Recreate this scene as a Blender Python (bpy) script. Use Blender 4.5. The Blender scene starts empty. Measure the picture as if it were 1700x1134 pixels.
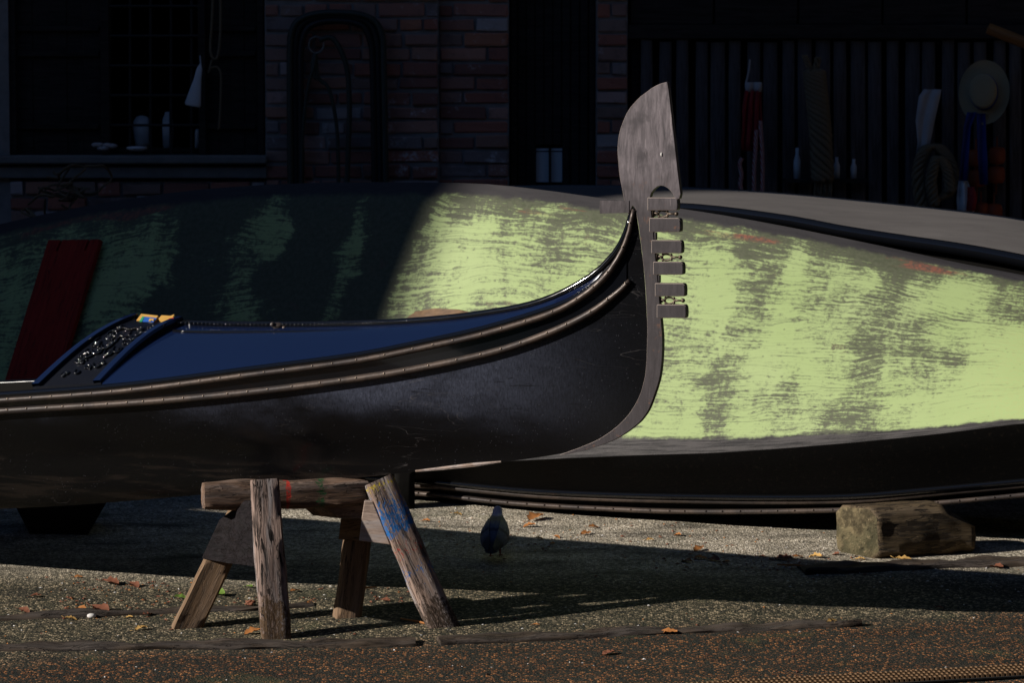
import bpy, bmesh, math, random
from mathutils import Vector, Matrix, noise
R = math.radians
random.seed(7)
scene = bpy.context.scene
col = scene.collection

# ---------------------------------------------------------------- camera
F_PX, CX, CY = 5640.0, 850.0, 567.0
CAM = Vector((0, -12, 2.0))
PITCH = math.atan((CY - 110) / F_PX)
cam_data = bpy.data.cameras.new('camera')
cam_data.sensor_width = 36
cam_data.lens = F_PX / 1700 * 36
cam_data.clip_end = 600
cam_data.dof.use_dof = True
cam_data.dof.focus_distance = 12.2
cam_data.dof.aperture_fstop = 6.3
cam = bpy.data.objects.new('camera', cam_data)
col.objects.link(cam)
cam.location = CAM
cam.rotation_euler = (math.pi / 2 - PITCH, 0, 0)
scene.camera = cam

# ---------------------------------------------------------------- light
SUNK = Vector((2.15, 0.70, -1.0))            # the way the light travels
el = math.atan2(1.0, math.hypot(SUNK.x, SUNK.y))
to_sun = -SUNK.normalized()
world = bpy.data.worlds.new('World')
scene.world = world
world.use_nodes = True
wn = world.node_tree.nodes
sky = wn.new('ShaderNodeTexSky')
sky.sky_type = 'NISHITA'
sky.sun_disc = False
sky.sun_elevation = el
sky.sun_rotation = math.atan2(to_sun.x, to_sun.y)
sky.air_density = 0.7
sky.dust_density = 0.0
sky.ozone_density = 4.0
sky.altitude = 1500
wn['Background'].inputs[1].default_value = 0.05
world.node_tree.links.new(sky.outputs[0], wn['Background'].inputs[0])
sun_data = bpy.data.lights.new('sun', 'SUN')
sun_data.energy = 5.0
sun_data.angle = R(0.55)
sun_data.color = (1.0, 0.93, 0.84)
sun = bpy.data.objects.new('sun', sun_data)
col.objects.link(sun)
sun.rotation_euler = to_sun.to_track_quat('Z', 'Y').to_euler()
vs = scene.view_settings
vs.view_transform = 'Standard'
vs.look = 'None'
vs.gamma = 1
vs.use_curve_mapping = False
vs.exposure = 0.35

# ---------------------------------------------------------------- projection helpers (used to lay things out at their real depth)
FW = Vector((0, math.cos(PITCH), -math.sin(PITCH)))
UP = Vector((0, math.sin(PITCH), math.cos(PITCH)))
SLOPE = 0.08
def ray(px, py):
    return FW + Vector((1, 0, 0)) * ((px - CX) / F_PX) + UP * ((CY - py) / F_PX)
def at(px, py, Y):
    d = ray(px, py)
    return CAM + d * ((Y - CAM.y) / d.y)
def on_ground(px, py):
    d = ray(px, py)
    return CAM + d * ((CAM.z - SLOPE * CAM.y) / (SLOPE * d.y - d.z))
def at_plane(px, py, P, n):
    d = ray(px, py)
    return CAM + d * ((P - CAM).dot(n) / d.dot(n))
def trace(pts):
    def f(x):
        if x <= pts[0][0]: a, b = pts[0], pts[1]
        elif x >= pts[-1][0]: a, b = pts[-2], pts[-1]
        else:
            for i in range(len(pts) - 1):
                if pts[i][0] <= x <= pts[i + 1][0]:
                    a, b = pts[i], pts[i + 1]; break
        # smooth (catmull) inside, linear outside
        if x <= pts[0][0] or x >= pts[-1][0]:
            return a[1] + (b[1] - a[1]) * (x - a[0]) / (b[0] - a[0])
        p0 = pts[i - 1] if i > 0 else a
        p3 = pts[i + 2] if i + 2 < len(pts) else b
        h = b[0] - a[0]
        m0 = (b[1] - p0[1]) / (b[0] - p0[0]); m1 = (p3[1] - a[1]) / (p3[0] - a[0])
        t = (x - a[0]) / h
        return ((2*t**3 - 3*t**2 + 1) * a[1] + (t**3 - 2*t**2 + t) * h * m0
                + (-2*t**3 + 3*t**2) * b[1] + (t**3 - t**2) * h * m1)
    return f
def smooth_path(pts, per=6):
    out = []
    n = len(pts)
    for i in range(n - 1):
        p0 = pts[max(i - 1, 0)]; p1 = pts[i]; p2 = pts[i + 1]; p3 = pts[min(i + 2, n - 1)]
        for k in range(per):
            t = k / per
            out.append(0.5 * ((2 * p1) + (p2 - p0) * t + (2*p0 - 5*p1 + 4*p2 - p3) * t*t + (3*p1 - p0 - 3*p2 + p3) * t**3))
    out.append(pts[-1].copy())
    return out
def fbm(p, s=1.0, o=3):
    return noise.fractal(Vector(p) * s, 1.0, 2.0, o)

# ---------------------------------------------------------------- mesh builder
class MB:
    def __init__(s): s.v = []; s.f = []; s.uv = None
    def add(s, vs_, fs_):
        o = len(s.v); s.v += [Vector(p) for p in vs_]; s.f += [tuple(i + o for i in q) for q in fs_]
        return s
    def box(s, lo, hi, M=None, ch=0.0):
        lo = Vector(lo); hi = Vector(hi)
        bm = bmesh.new()
        bmesh.ops.create_cube(bm, size=1)
        for v in bm.verts:
            v.co = Vector([(lo[i] + hi[i]) / 2 + v.co[i] * (hi[i] - lo[i]) for i in range(3)])
        if ch: bmesh.ops.bevel(bm, geom=bm.edges[:], offset=ch, segments=1, affect='EDGES')
        bm.verts.index_update()
        V = [(M @ v.co if M else v.co.copy()) for v in bm.verts]
        F = [[v.index for v in f.verts] for f in bm.faces]
        bm.free()
        return s.add(V, F)
    def tube(s, pts, r, n=8, closed=False, flat=None):
        pts = [Vector(p) for p in pts]; m = len(pts)
        V = []; F = []
        t0 = (pts[1] - pts[0]).normalized()
        up = Vector((0, 0, 1)) if abs(t0.z) < .9 else Vector((0, 1, 0))
        nx = t0.cross(up).normalized()
        for i, p in enumerate(pts):
            a = pts[i - 1] if (i > 0 or closed) else pts[i]
            b = pts[(i + 1) % m] if (i < m - 1 or closed) else pts[i]
            t = (b - a).normalized()
            nx = (nx - t * nx.dot(t)).normalized()
            ny = t.cross(nx)
            rr = r[i] if isinstance(r, (list, tuple)) else r
            for k in range(n):
                an = 2 * math.pi * k / n
                fx = flat if flat else 1.0
                V.append(p + nx * (math.cos(an) * rr) + ny * (math.sin(an) * rr * fx))
        for i in range(m if closed else m - 1):
            for k in range(n):
                a = i * n + k; b = i * n + (k + 1) % n
                c = ((i + 1) % m) * n + (k + 1) % n; d = ((i + 1) % m) * n + k
                F.append((a, b, c, d))
        if not closed:
            F.append(tuple(range(n))[::-1]); F.append(tuple((m - 1) * n + k for k in range(n)))
        return s.add(V, F)
    def prism(s, poly, off):
        poly = [Vector(p) for p in poly]; off = Vector(off); n = len(poly)
        V = poly + [p + off for p in poly]
        F = [tuple(range(n)), tuple(range(2 * n - 1, n - 1, -1))]
        F += [(i, n + i, n + (i + 1) % n, (i + 1) % n) for i in range(n)]
        return s.add(V, F)
    def lathe(s, prof, M=None, n=24):
        V = []; F = []
        for (r, h) in prof:
            for k in range(n):
                a = 2 * math.pi * k / n
                p = Vector((r * math.cos(a), r * math.sin(a), h))
                V.append(M @ p if M else p)
        for i in range(len(prof) - 1):
            for k in range(n):
                F.append((i*n + k, i*n + (k+1) % n, (i+1)*n + (k+1) % n, (i+1)*n + k))
        F.append(tuple(range(n))[::-1]); F.append(tuple((len(prof)-1)*n + k for k in range(n)))
        return s.add(V, F)
    def ball(s, c, r, n=8, m=6, sc=(1, 1, 1)):
        c = Vector(c)
        prof = [(max(1e-4, r * math.sin(math.pi * i / m)), -r * math.cos(math.pi * i / m)) for i in range(m + 1)]
        return s.lathe(prof, Matrix.Translation(c) @ Matrix.Diagonal((sc[0], sc[1], sc[2], 1)), n)
    def grid(s, rows, flip=False):
        m = len(rows[0]); V = [p for r_ in rows for p in r_]; F = []
        for i in range(len(rows) - 1):
            for k in range(m - 1):
                q = (i*m + k, i*m + k + 1, (i+1)*m + k + 1, (i+1)*m + k)
                F.append(q[::-1] if flip else q)
        return s.add(V, F)
    def build(s, name, mat, parent=None, smooth=False, ang=None):
        me = bpy.data.meshes.new(name)
        me.from_pydata([tuple(p) for p in s.v], [], s.f)
        if s.uv:
            l = me.uv_layers.new(name='UVMap')
            for lp in me.loops: l.data[lp.index].uv = s.uv[lp.vertex_index]
        bm = bmesh.new(); bm.from_mesh(me)
        bmesh.ops.recalc_face_normals(bm, faces=bm.faces[:])
        if ang is not None:
            for e in bm.edges:
                if len(e.link_faces) == 2 and e.calc_face_angle(0) > R(ang): e.smooth = False
            smooth = True
        bm.to_mesh(me); bm.free()
        if smooth: me.shade_smooth() if ang is None else [setattr(p, 'use_smooth', True) for p in me.polygons]
        me.materials.append(mat)
        o = bpy.data.objects.new(name, me); col.objects.link(o)
        if parent: adopt(o, parent)
        return o
def adopt(o, p):
    o.parent = p
    M = Matrix.Translation(p.location) if p.type == 'EMPTY' else Matrix.Identity(4)   # mesh parts are built in world coordinates
    o.matrix_parent_inverse = M.inverted()
def tag(o, label=None, cat=None, group=None, kind=None):
    if label: o['label'] = label
    if cat: o['category'] = cat
    if group: o['group'] = group
    if kind: o['kind'] = kind
    return o
def thing(name, label, cat, loc, group=None):
    o = bpy.data.objects.new(name, None); col.objects.link(o); o.location = loc
    o.empty_display_size = .1
    return tag(o, label, cat, group)
def place(mesh, name, parent, loc, rot=(0, 0, 0), scale=(1, 1, 1)):
    o = bpy.data.objects.new(name, mesh); col.objects.link(o)
    o.location = loc; o.rotation_euler = rot; o.scale = scale
    if parent: adopt(o, parent)
    return o

# ---------------------------------------------------------------- materials
class NT:
    def __init__(s, name):
        s.m = bpy.data.materials.new(name); s.m.use_nodes = True
        s.t = s.m.node_tree; s.b = s.t.nodes['Principled BSDF']
    def n(s, ty, **kw):
        nd = s.t.nodes.new(ty)
        for k, v in kw.items(): setattr(nd, k, v)
        return nd
    def put(s, sock, v):
        if hasattr(v, 'links') or isinstance(v, bpy.types.NodeSocket): s.t.links.new(v, sock)
        else:
            if sock.type == 'RGBA' and len(v) == 3: v = (*v, 1)
            sock.default_value = v
    def coord(s, kind='Object'):
        return s.n('ShaderNodeTexCoord').outputs[kind]
    def mapped(s, vec, scale=(1, 1, 1), loc=(0, 0, 0), rot=(0, 0, 0)):
        m = s.n('ShaderNodeMapping'); s.put(m.inputs[0], vec)
        m.inputs[1].default_value = loc; m.inputs[2].default_value = rot; m.inputs[3].default_value = scale
        return m.outputs[0]
    def noise(s, vec, scale=5, detail=4, rough=.55, dist=0, out='Fac'):
        x = s.n('ShaderNodeTexNoise'); s.put(x.inputs['Vector'], vec)
        x.inputs['Scale'].default_value = scale; x.inputs['Detail'].default_value = detail
        x.inputs['Roughness'].default_value = rough; x.inputs['Distortion'].default_value = dist
        return x.outputs[out]
    def voro(s, vec, scale, feature='F1', out='Distance', rnd=1):
        x = s.n('ShaderNodeTexVoronoi', feature=feature); s.put(x.inputs['Vector'], vec)
        x.inputs['Scale'].default_value = scale; x.inputs['Randomness'].default_value = rnd
        return x.outputs[out]
    def ramp(s, fac, stops, mode='LINEAR'):
        x = s.n('ShaderNodeValToRGB'); s.put(x.inputs[0], fac); x.color_ramp.interpolation = mode
        e = x.color_ramp.elements
        while len(e) < len(stops): e.new(.5)
        for a, (p, c) in zip(e, stops):
            a.position = p; a.color = (c, c, c, 1) if isinstance(c, (int, float)) else (*c, 1)
        return x.outputs[0]
    def step(s, v, a, b):
        x = s.n('ShaderNodeMapRange', interpolation_type='SMOOTHSTEP'); s.put(x.inputs[0], v)
        x.inputs[1].default_value = a; x.inputs[2].default_value = b
        return x.outputs[0]
    def math(s, op, a, b=0.0, clamp=False):
        x = s.n('ShaderNodeMath', operation=op, use_clamp=clamp); s.put(x.inputs[0], a); s.put(x.inputs[1], b)
        return x.outputs[0]
    def mix(s, f, a, b, mode='MIX'):
        x = s.n('ShaderNodeMix', data_type='RGBA', blend_type=mode)
        s.put(x.inputs[0], f); s.put(x.inputs[6], a); s.put(x.inputs[7], b)
        return x.outputs[2]
    def sep(s, vec):
        x = s.n('ShaderNodeSeparateXYZ'); s.put(x.inputs[0], vec); return x.outputs
    def bump(s, h, strength=.3, dist=.01):
        x = s.n('ShaderNodeBump'); s.put(x.inputs['Height'], h)
        x.inputs['Strength'].default_value = strength; x.inputs['Distance'].default_value = dist
        s.t.links.new(x.outputs[0], s.b.inputs['Normal'])
    def done(s, base, rough=.6, metal=0.0, spec=.5, coat=0.0):
        s.put(s.b.inputs['Base Color'], base); s.put(s.b.inputs['Roughness'], rough)
        s.put(s.b.inputs['Metallic'], metal); s.b.inputs['Specular IOR Level'].default_value = spec
        if coat: s.b.inputs['Coat Weight'].default_value = coat; s.b.inputs['Coat Roughness'].default_value = .04
        return s.m

def m_plain(name, c, rough=.7, var=.25, metal=0, spec=.4, scale=9):
    n = NT(name); v = n.coord()
    a = n.noise(v, scale, 5)
    k = n.math('ADD', n.math('MULTIPLY', a, 2 * var), 1 - var)
    base = n.mix(1.0, c, k, 'MULTIPLY')
    n.bump(n.noise(v, scale * 6, 3), .15, .004)
    return n.done(base, rough, metal, spec)

def m_wood(name, dark, light, grey=.3, cracks=1.0, paint=None, bumpy=.6, flakes=.0, spec=.2):
    """grain along the local X axis of the beam"""
    n = NT(name); v = n.coord()
    g = n.noise(n.mapped(v, (3, 40, 40)), 1.6, 6, .65, .8)
    g2 = n.noise(n.mapped(v, (1.2, 9, 9)), 2, 4, .6, .3)
    base = n.mix(n.ramp(g, [(.3, 0), (.7, 1)]), dark, light)
    gr = tuple(.5 * (light[0] + light[1]) * q for q in (.98, .93, .95))
    base = n.mix(n.math('MULTIPLY', n.step(g2, .45, .65), grey), base, gr)
    cr = n.noise(n.mapped(v, (2.2, 26, 26)), 1.5, 3, .5, 1.2)
    crm = n.step(n.math('ABSOLUTE', n.math('SUBTRACT', cr, .5)), 0.0, .02)
    crg = n.step(n.noise(v, 6, 2), .42, .56)
    crk = n.math('MULTIPLY', n.math('SUBTRACT', 1, crm), n.math('MULTIPLY', crg, cracks))
    base = n.mix(crk, base, (.008, .006, .005))
    fl = n.math('MULTIPLY', n.step(n.noise(n.mapped(v, (7, 42, 42)), 1.3, 4, .6, .6), .545, .575), n.math('MULTIPLY', n.step(n.noise(v, 5, 2), .38, .55), flakes))
    base = n.mix(fl, base, (.012, .009, .008)); crk = n.math('MAXIMUM', crk, fl)
    if paint:
        for (colr, cx, rad, sc, thr) in paint:      # (colour, centre along the beam, half length, noise scale, threshold)
            x = n.sep(v)
            d = n.math('DIVIDE', n.math('ABSOLUTE', n.math('SUBTRACT', x[0], cx)), rad)
            m = n.step(n.math('SUBTRACT', n.math('ADD', n.noise(n.mapped(v, (1, 1.6, 1.6)), sc, 6, .75), n.math('MULTIPLY', n.math('SUBTRACT', 1, d), .35)), thr), 0, .03)
            m = n.math('MULTIPLY', m, n.ramp(n.noise(n.mapped(v, (1, 2, 2)), 75, 3, .7), [(.36, .15), (.52, 1)]))
            base = n.mix(m, base, colr)
    n.bump(n.math('SUBTRACT', n.math('ADD', n.math('MULTIPLY', g, .6), n.math('MULTIPLY', g2, .5)), n.math('MULTIPLY', crk, 1.2)), bumpy, .006)
    return n.done(base, .82, 0, spec)

def m_ground():
    n = NT('ground_aggregate'); v = n.coord(); xyz = n.sep(v)
    d = n.voro(v, 120, 'F1'); ce = n.voro(v, 120, 'DISTANCE_TO_EDGE')
    cc = n.voro(v, 120, 'F1', 'Color')
    k = n.sep(cc)
    big = n.noise(v, 1.1, 4, .6); mid = n.noise(n.mapped(v, (1.2, 5, 1), rot=(0, 0, R(12))), 1.6, 5, .6)
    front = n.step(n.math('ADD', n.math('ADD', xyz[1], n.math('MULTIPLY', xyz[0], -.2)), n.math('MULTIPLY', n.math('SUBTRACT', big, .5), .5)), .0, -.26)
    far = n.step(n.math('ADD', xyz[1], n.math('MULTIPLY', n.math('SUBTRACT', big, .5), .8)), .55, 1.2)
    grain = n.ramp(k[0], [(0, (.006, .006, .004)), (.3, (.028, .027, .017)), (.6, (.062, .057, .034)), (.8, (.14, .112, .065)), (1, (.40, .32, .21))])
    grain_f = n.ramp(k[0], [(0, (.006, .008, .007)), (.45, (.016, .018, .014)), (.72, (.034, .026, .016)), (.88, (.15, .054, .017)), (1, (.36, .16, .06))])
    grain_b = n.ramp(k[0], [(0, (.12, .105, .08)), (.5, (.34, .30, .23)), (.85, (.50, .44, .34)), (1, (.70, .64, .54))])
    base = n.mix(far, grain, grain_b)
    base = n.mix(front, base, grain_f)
    base = n.mix(n.math('MULTIPLY', n.step(ce, .035, .0), .55), base, (.02, .018, .013))
    dirt = n.step(mid, .50, .72)
    base = n.mix(n.math('MULTIPLY', dirt, .75), base, (.022, .02, .015))
    moss = n.step(n.noise(v, 3.3, 4), .58, .7)
    base = n.mix(n.math('MULTIPLY', moss, .4), base, (.045, .055, .022))
    pat = n.math('ADD', n.math('MULTIPLY', n.noise(n.mapped(v, (1.3, 4.0, 1), rot=(0, 0, R(-10))), 2.0, 7, .66), 1.9), .02)
    base = n.mix(1.0, base, pat, 'MULTIPLY')
    h = n.math('ADD', n.math('MULTIPLY', n.step(d, .6, .0), 1.0), n.math('MULTIPLY', n.noise(v, 40, 3), .7))
    n.bump(h, .75, .004)
    return n.done(base, .85, 0, .3)

def m_brick():
    n = NT('old_brick'); v = n.coord(); rnd = n.n('ShaderNodeObjectInfo').outputs['Random']
    w = n.n('ShaderNodeNewGeometry').outputs['Position']
    base = n.ramp(rnd, [(0, (.24, .12, .10)), (.25, (.44, .17, .12)), (.5, (.30, .21, .18)), (.7, (.50, .21, .13)), (.85, (.48, .43, .43)), (1, (.16, .11, .10))])
    s1 = n.noise(w, 14, 5, .65)
    base = n.mix(n.math('MULTIPLY', n.step(s1, .5, .75), .6), base, (.14, .10, .09))
    lime = n.math('MULTIPLY', n.step(n.noise(w, 5, 5, .7), .55, .68), n.step(n.noise(w, 45, 4), .4, .6))
    base = n.mix(n.math('MULTIPLY', lime, .75), base, (.68, .66, .68))
    n.bump(n.noise(w, 70, 5, .7), .6, .006)
    return n.done(base, .9, 0, .2)

def m_green():
    n = NT('worn_green_bottom_paint'); uv = n.coord('UV'); q = n.sep(uv); u, g = q[0], q[1]
    patch = n.noise(n.mapped(uv, (1.1, 1.7, 1)), 1.9, 5, .6, .4)
    wob = n.noise(n.mapped(uv, (.9, 1.4, 1)), 1.6, 3, .5)
    sv = n.n('ShaderNodeCombineXYZ'); n.put(sv.inputs[0], u); n.put(sv.inputs[1], n.math('ADD', g, n.math('MULTIPLY', wob, .22)))
    brush = n.noise(n.mapped(sv.outputs[0], (2.6, 46, 1)), 1.7, 8, .74, .25)
    fine = n.noise(n.mapped(uv, (22, 30, 1)), 2.2, 5, .75)
    smear = n.noise(n.mapped(uv, (3.0, .9, 1)), 2.0, 5, .62, .5)
    e = n.math('ADD', n.math('MULTIPLY', patch, .66), n.math('MULTIPLY', brush, .84))
    e = n.math('ADD', e, n.math('MULTIPLY', smear, .45))
    e = n.math('ADD', e, n.math('MULTIPLY', fine, .60))
    # more wear near the upper edge, and in the shaded left half; the far right end was painted over once more
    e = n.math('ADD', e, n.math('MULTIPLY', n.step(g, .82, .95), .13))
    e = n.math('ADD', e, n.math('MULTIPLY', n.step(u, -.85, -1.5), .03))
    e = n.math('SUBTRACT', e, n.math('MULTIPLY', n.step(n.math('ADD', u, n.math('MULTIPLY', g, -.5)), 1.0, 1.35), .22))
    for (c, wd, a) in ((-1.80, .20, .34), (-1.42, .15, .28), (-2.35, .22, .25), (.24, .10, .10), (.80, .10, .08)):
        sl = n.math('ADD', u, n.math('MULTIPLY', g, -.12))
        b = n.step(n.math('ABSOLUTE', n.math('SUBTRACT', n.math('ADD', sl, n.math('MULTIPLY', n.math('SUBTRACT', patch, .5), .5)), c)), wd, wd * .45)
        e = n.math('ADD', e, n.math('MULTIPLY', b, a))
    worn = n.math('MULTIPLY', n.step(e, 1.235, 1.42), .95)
    tone = n.noise(n.mapped(uv, (1, 1, 1)), 2.4, 3)
    green = n.mix(tone, (.30, .40, .155), (.39, .475, .235))
    end = n.step(n.math('ADD', u, n.math('MULTIPLY', n.math('SUBTRACT', tone, .5), .6)), 1.0, 1.9)
    green = n.mix(n.math('MULTIPLY', end, .55), green, n.mix(n.step(fine, .4, .6), (.34, .48, .18), (.40, .44, .17)))
    dark = n.mix(n.step(fine, .35, .65), (.038, .037, .033), (.075, .070, .060))
    lines = n.noise(n.mapped(sv.outputs[0], (1.3, 120, 1), rot=(0, 0, R(1.5))), 1.6, 4, .65, .2)
    worn = n.math('MAXIMUM', worn, n.math('MULTIPLY', n.math('MULTIPLY', n.step(lines, .56, .66), n.step(e, 1.06, 1.26)), .75))
    sp = n.math('MULTIPLY', n.step(n.voro(n.mapped(uv, (1, 1.2, 1)), 26, 'F1'), .16, .08), n.step(fine, .45, .6))
    worn = n.math('MAXIMUM', worn, n.math('MULTIPLY', sp, .6))
    base = n.mix(n.math('MULTIPLY', worn, .93), green, dark)
    redm = n.math('MULTIPLY', n.step(n.noise(n.mapped(uv, (1.4, 9, 1)), 1.7, 5, .6), .54, .62), n.step(n.math('ABSOLUTE', n.math('SUBTRACT', g, .935)), .035, .012))
    red2 = n.math('MULTIPLY', n.step(n.noise(uv, 3.1, 5, .6), .62, .68), n.math('MULTIPLY', worn, n.step(fine, .42, .55)))
    base = n.mix(n.math('MAXIMUM', redm, n.math('MULTIPLY', red2, .7)), base, n.mix(n.step(fine, .4, .6), (.24, .095, .065), (.10, .075, .06)))
    gn = n.math('ADD', g, n.math('MULTIPLY', n.math('SUBTRACT', n.noise(n.mapped(uv, (6, 6, 1)), 2.5, 6, .7), .5), .05))
    top = n.step(gn, .945, .968)
    base = n.mix(top, base, n.mix(brush, (.022, .021, .023), (.062, .058, .061)))
    lowe = n.math('ADD', gn, n.math('MULTIPLY', u, .022))
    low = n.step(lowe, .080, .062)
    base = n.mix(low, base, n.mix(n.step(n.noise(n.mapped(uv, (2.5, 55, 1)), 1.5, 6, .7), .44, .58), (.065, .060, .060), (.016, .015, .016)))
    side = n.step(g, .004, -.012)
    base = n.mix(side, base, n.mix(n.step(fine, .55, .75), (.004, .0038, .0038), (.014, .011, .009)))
    n.bump(n.math('SUBTRACT', n.math('MULTIPLY', brush, .7), n.math('MULTIPLY', worn, .5)), .25, .004)
    rgh = n.mix(side, (.62, .62, .62), (.5, .5, .5))
    m_ = n.done(base, rgh, 0, .25)
    n.put(n.b.inputs['Specular IOR Level'], n.math('SUBTRACT', .25, n.math('MULTIPLY', side, .21)))
    return m_

def m_greyhull():
    n = NT('dusty_grey_hull_paint'); v = n.coord()
    a = n.noise(n.mapped(v, (2, 9, 9), rot=(0, 0, R(20))), 1.5, 6, .65)
    base = n.mix(a, (.075, .069, .068), (.15, .140, .135))
    sc = n.step(n.noise(n.mapped(v, (5, 40, 30), rot=(0, 0, R(20))), 1.4, 5, .7), .60, .68)
    base = n.mix(n.math('MULTIPLY', sc, .6), base, (.05, .045, .045))
    n.bump(a, .2, .004)
    return n.done(base, .75, 0, .3)

def m_hull():
    n = NT('dusty_black_hull_lacquer'); v = n.coord()
    f = n.noise(v, 150, 3, .7); b = n.noise(n.mapped(v, (1.0, 1, 2.2)), 1.7, 4, .6)
    st = n.noise(n.mapped(v, (2.2, 2, 22), rot=(0, R(-7), 0)), 1.5, 5, .6, .3)
    z = n.sep(v)[2]
    dust_sheen = n.math('MULTIPLY', n.step(b, .30, .62), n.ramp(n.noise(n.mapped(v, (1, 1, .35)), 170, 3, .7), [(.30, .35), (.72, 1)]))
    dust_sheen = n.math('MULTIPLY', dust_sheen, n.math('ADD', n.math('MULTIPLY', n.step(st, .31, .38), .75), .25))
    dust_sheen = n.math('MULTIPLY', dust_sheen, n.step(n.math('ADD', n.sep(v)[0], n.math('MULTIPLY', n.math('SUBTRACT', b, .5), .6)), .52, -.35))
    low = n.step(n.math('ADD', z, n.math('MULTIPLY', n.math('SUBTRACT', b, .5), .25)), .66, .88)
    dust_sheen = n.math('MULTIPLY', dust_sheen, low)
    base = n.mix(dust_sheen, (.0035, .0035, .004), (.062, .071, .108))  # dust tinted blue, holding the sky sheen in its colour
    sparkle = n.step(n.voro(v, 75, 'F1'), .13, .05)
    sparkle = n.math('MULTIPLY', sparkle, n.step(n.noise(v, 7, 3), .44, .6))
    base = n.mix(n.math('MULTIPLY', sparkle, .38), base, (.20, .20, .23))  # pale speckles paint small sparkle highlights on the lacquer
    scr = n.math('MULTIPLY', n.step(n.math('ABSOLUTE', n.math('SUBTRACT', n.noise(n.mapped(v, (1.2, 1, 7)), 2.4, 3, .5, 1.0), .5)), .006, .0), n.step(n.noise(v, 2.2, 2), .5, .6))
    base = n.mix(n.math('MULTIPLY', scr, .35), base, (.12, .11, .11))
    rub = n.step(n.math('ADD', z, n.math('MULTIPLY', n.noise(v, 4, 3), .12)), .66, .60)
    base = n.mix(n.math('MULTIPLY', rub, n.math('MULTIPLY', n.step(st, .5, .62), .35)), base, (.03, .022, .018))
    n.bump(n.math('ADD', n.math('MULTIPLY', f, .3), b), .10, .006)
    rg = n.math('ADD', n.math('MULTIPLY', dust_sheen, .35), .2)
    return n.done(base, rg, 0, .35)

def m_lacquer(name='black_lacquer', c=(.004, .0045, .006), rough=.10, spec=.5, coat=.6):
    n = NT(name); v = n.coord()
    a = n.noise(v, 30, 4, .7)
    n.bump(n.noise(v, 4, 3), .03, .01)
    return n.done(c, n.math('ADD', n.math('MULTIPLY', a, .08), rough - .03), 0, spec, coat)

def m_iron():
    n = NT('brushed_prow_iron'); v = n.coord()
    a = n.noise(n.mapped(v, (34, 34, 5)), 2, 7, .72, .6)
    b = n.noise(v, 9, 5, .65)
    base = n.mix(n.ramp(a, [(.32, 0), (.7, 1)]), (.03, .025, .029), (.155, .132, .144))
    base = n.mix(n.math('MULTIPLY', n.step(b, .48, .66), .75), base, (.03, .025, .029))
    scr = n.step(n.noise(n.mapped(v, (90, 90, 4)), 1.5, 4, .7, .4), .64, .70)
    base = n.mix(n.math('MULTIPLY', scr, .6), base, (.33, .28, .29))
    z = n.sep(v)[2]
    lowr = n.step(n.math('ADD', z, n.math('MULTIPLY', n.math('SUBTRACT', b, .5), .35)), 1.62, 1.46)
    base = n.mix(n.math('MULTIPLY', lowr, .80), base, (.020, .016, .018))
    rust = n.math('MULTIPLY', n.step(n.noise(v, 26, 4, .7), .60, .72), lowr)
    base = n.mix(n.math('MULTIPLY', rust, .6), base, (.16, .07, .035))
    n.bump(a, .2, .003)
    return n.done(base, .55, .25, .4)

def m_rail():
    n = NT('worn_rail_metal'); v = n.coord()
    a = n.noise(v, 40, 5, .7); b = n.noise(v, 7, 4)
    base = n.mix(n.step(b, .35, .65), (.042, .035, .034), (.10, .074, .060))
    base = n.mix(n.math('MULTIPLY', n.step(a, .5, .66), .7), base, (.03, .022, .018))
    base = n.mix(n.math('MULTIPLY', n.step(n.noise(v, 2.5, 4), .45, .62), .6), base, (.035, .026, .022))
    n.bump(a, .2, .003)
    return n.done(base, n.math('ADD', n.math('MULTIPLY', a, .45), .22), .35, .5)

def m_rope(name, c1, c2, scale=60):
    n = NT(name); v = n.coord()
    w = n.n('ShaderNodeTexWave'); n.put(w.inputs[0], n.mapped(v, (1, 1, 1), rot=(R(35), R(20), 0)))
    w.inputs['Scale'].default_value = scale; w.inputs['Distortion'].default_value = 2
    base = n.mix(n.math('MULTIPLY', w.outputs['Fac'], 1.0), c1, c2)
    n.bump(w.outputs['Fac'], .5, .004)
    return n.done(base, .9, 0, .2)

def m_blockend():
    n = NT('sawn_end_grain'); v = n.coord()
    a = n.noise(v, 14, 6, .7); b = n.noise(v, 60, 5, .7); c = n.noise(v, 5, 3)
    base = n.mix(n.step(a, .38, .62), (.05, .04, .022), (.17, .135, .075))
    base = n.mix(n.math('MULTIPLY', n.step(c, .48, .62), .5), base, (.065, .066, .036))
    base = n.mix(n.math('MULTIPLY', n.step(b, .58, .68), .7), base, (.26, .20, .12))
    base = n.mix(n.math('MULTIPLY', n.step(b, .42, .34), .8), base, (.02, .017, .011))
    n.bump(n.math('ADD', a, b), .9, .008)
    return n.done(base, .9, 0, .2)
MAT = {}
MAT['ground'] = m_ground(); MAT['brick'] = m_brick(); MAT['green'] = m_green(); MAT['greyhull'] = m_greyhull()
MAT['hull'] = m_hull(); MAT['lacquer'] = m_lacquer(); MAT['iron'] = m_iron(); MAT['rail'] = m_rail()
MAT['deck'] = m_lacquer('deck_lacquer_sky_tint', (.004, .009, .034), .10, 1.0, 1.0)  # black lacquer; the navy base paints in the sky reflection
MAT['mortar'] = m_plain('lime_mortar', (.26, .24, .23), .95, .35, scale=20)
MAT['stone'] = m_plain('weathered_stone', (.20, .19, .18), .9, .35, scale=14)
MAT['darkwood'] = m_wood('dark_stained_wood', (.014, .011, .010), (.05, .04, .036), .2, .4, bumpy=.3)
MAT['slat'] = m_wood('weathered_slat_wood', (.04, .034, .034), (.13, .11, .11), .5, .5, bumpy=.4)
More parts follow.
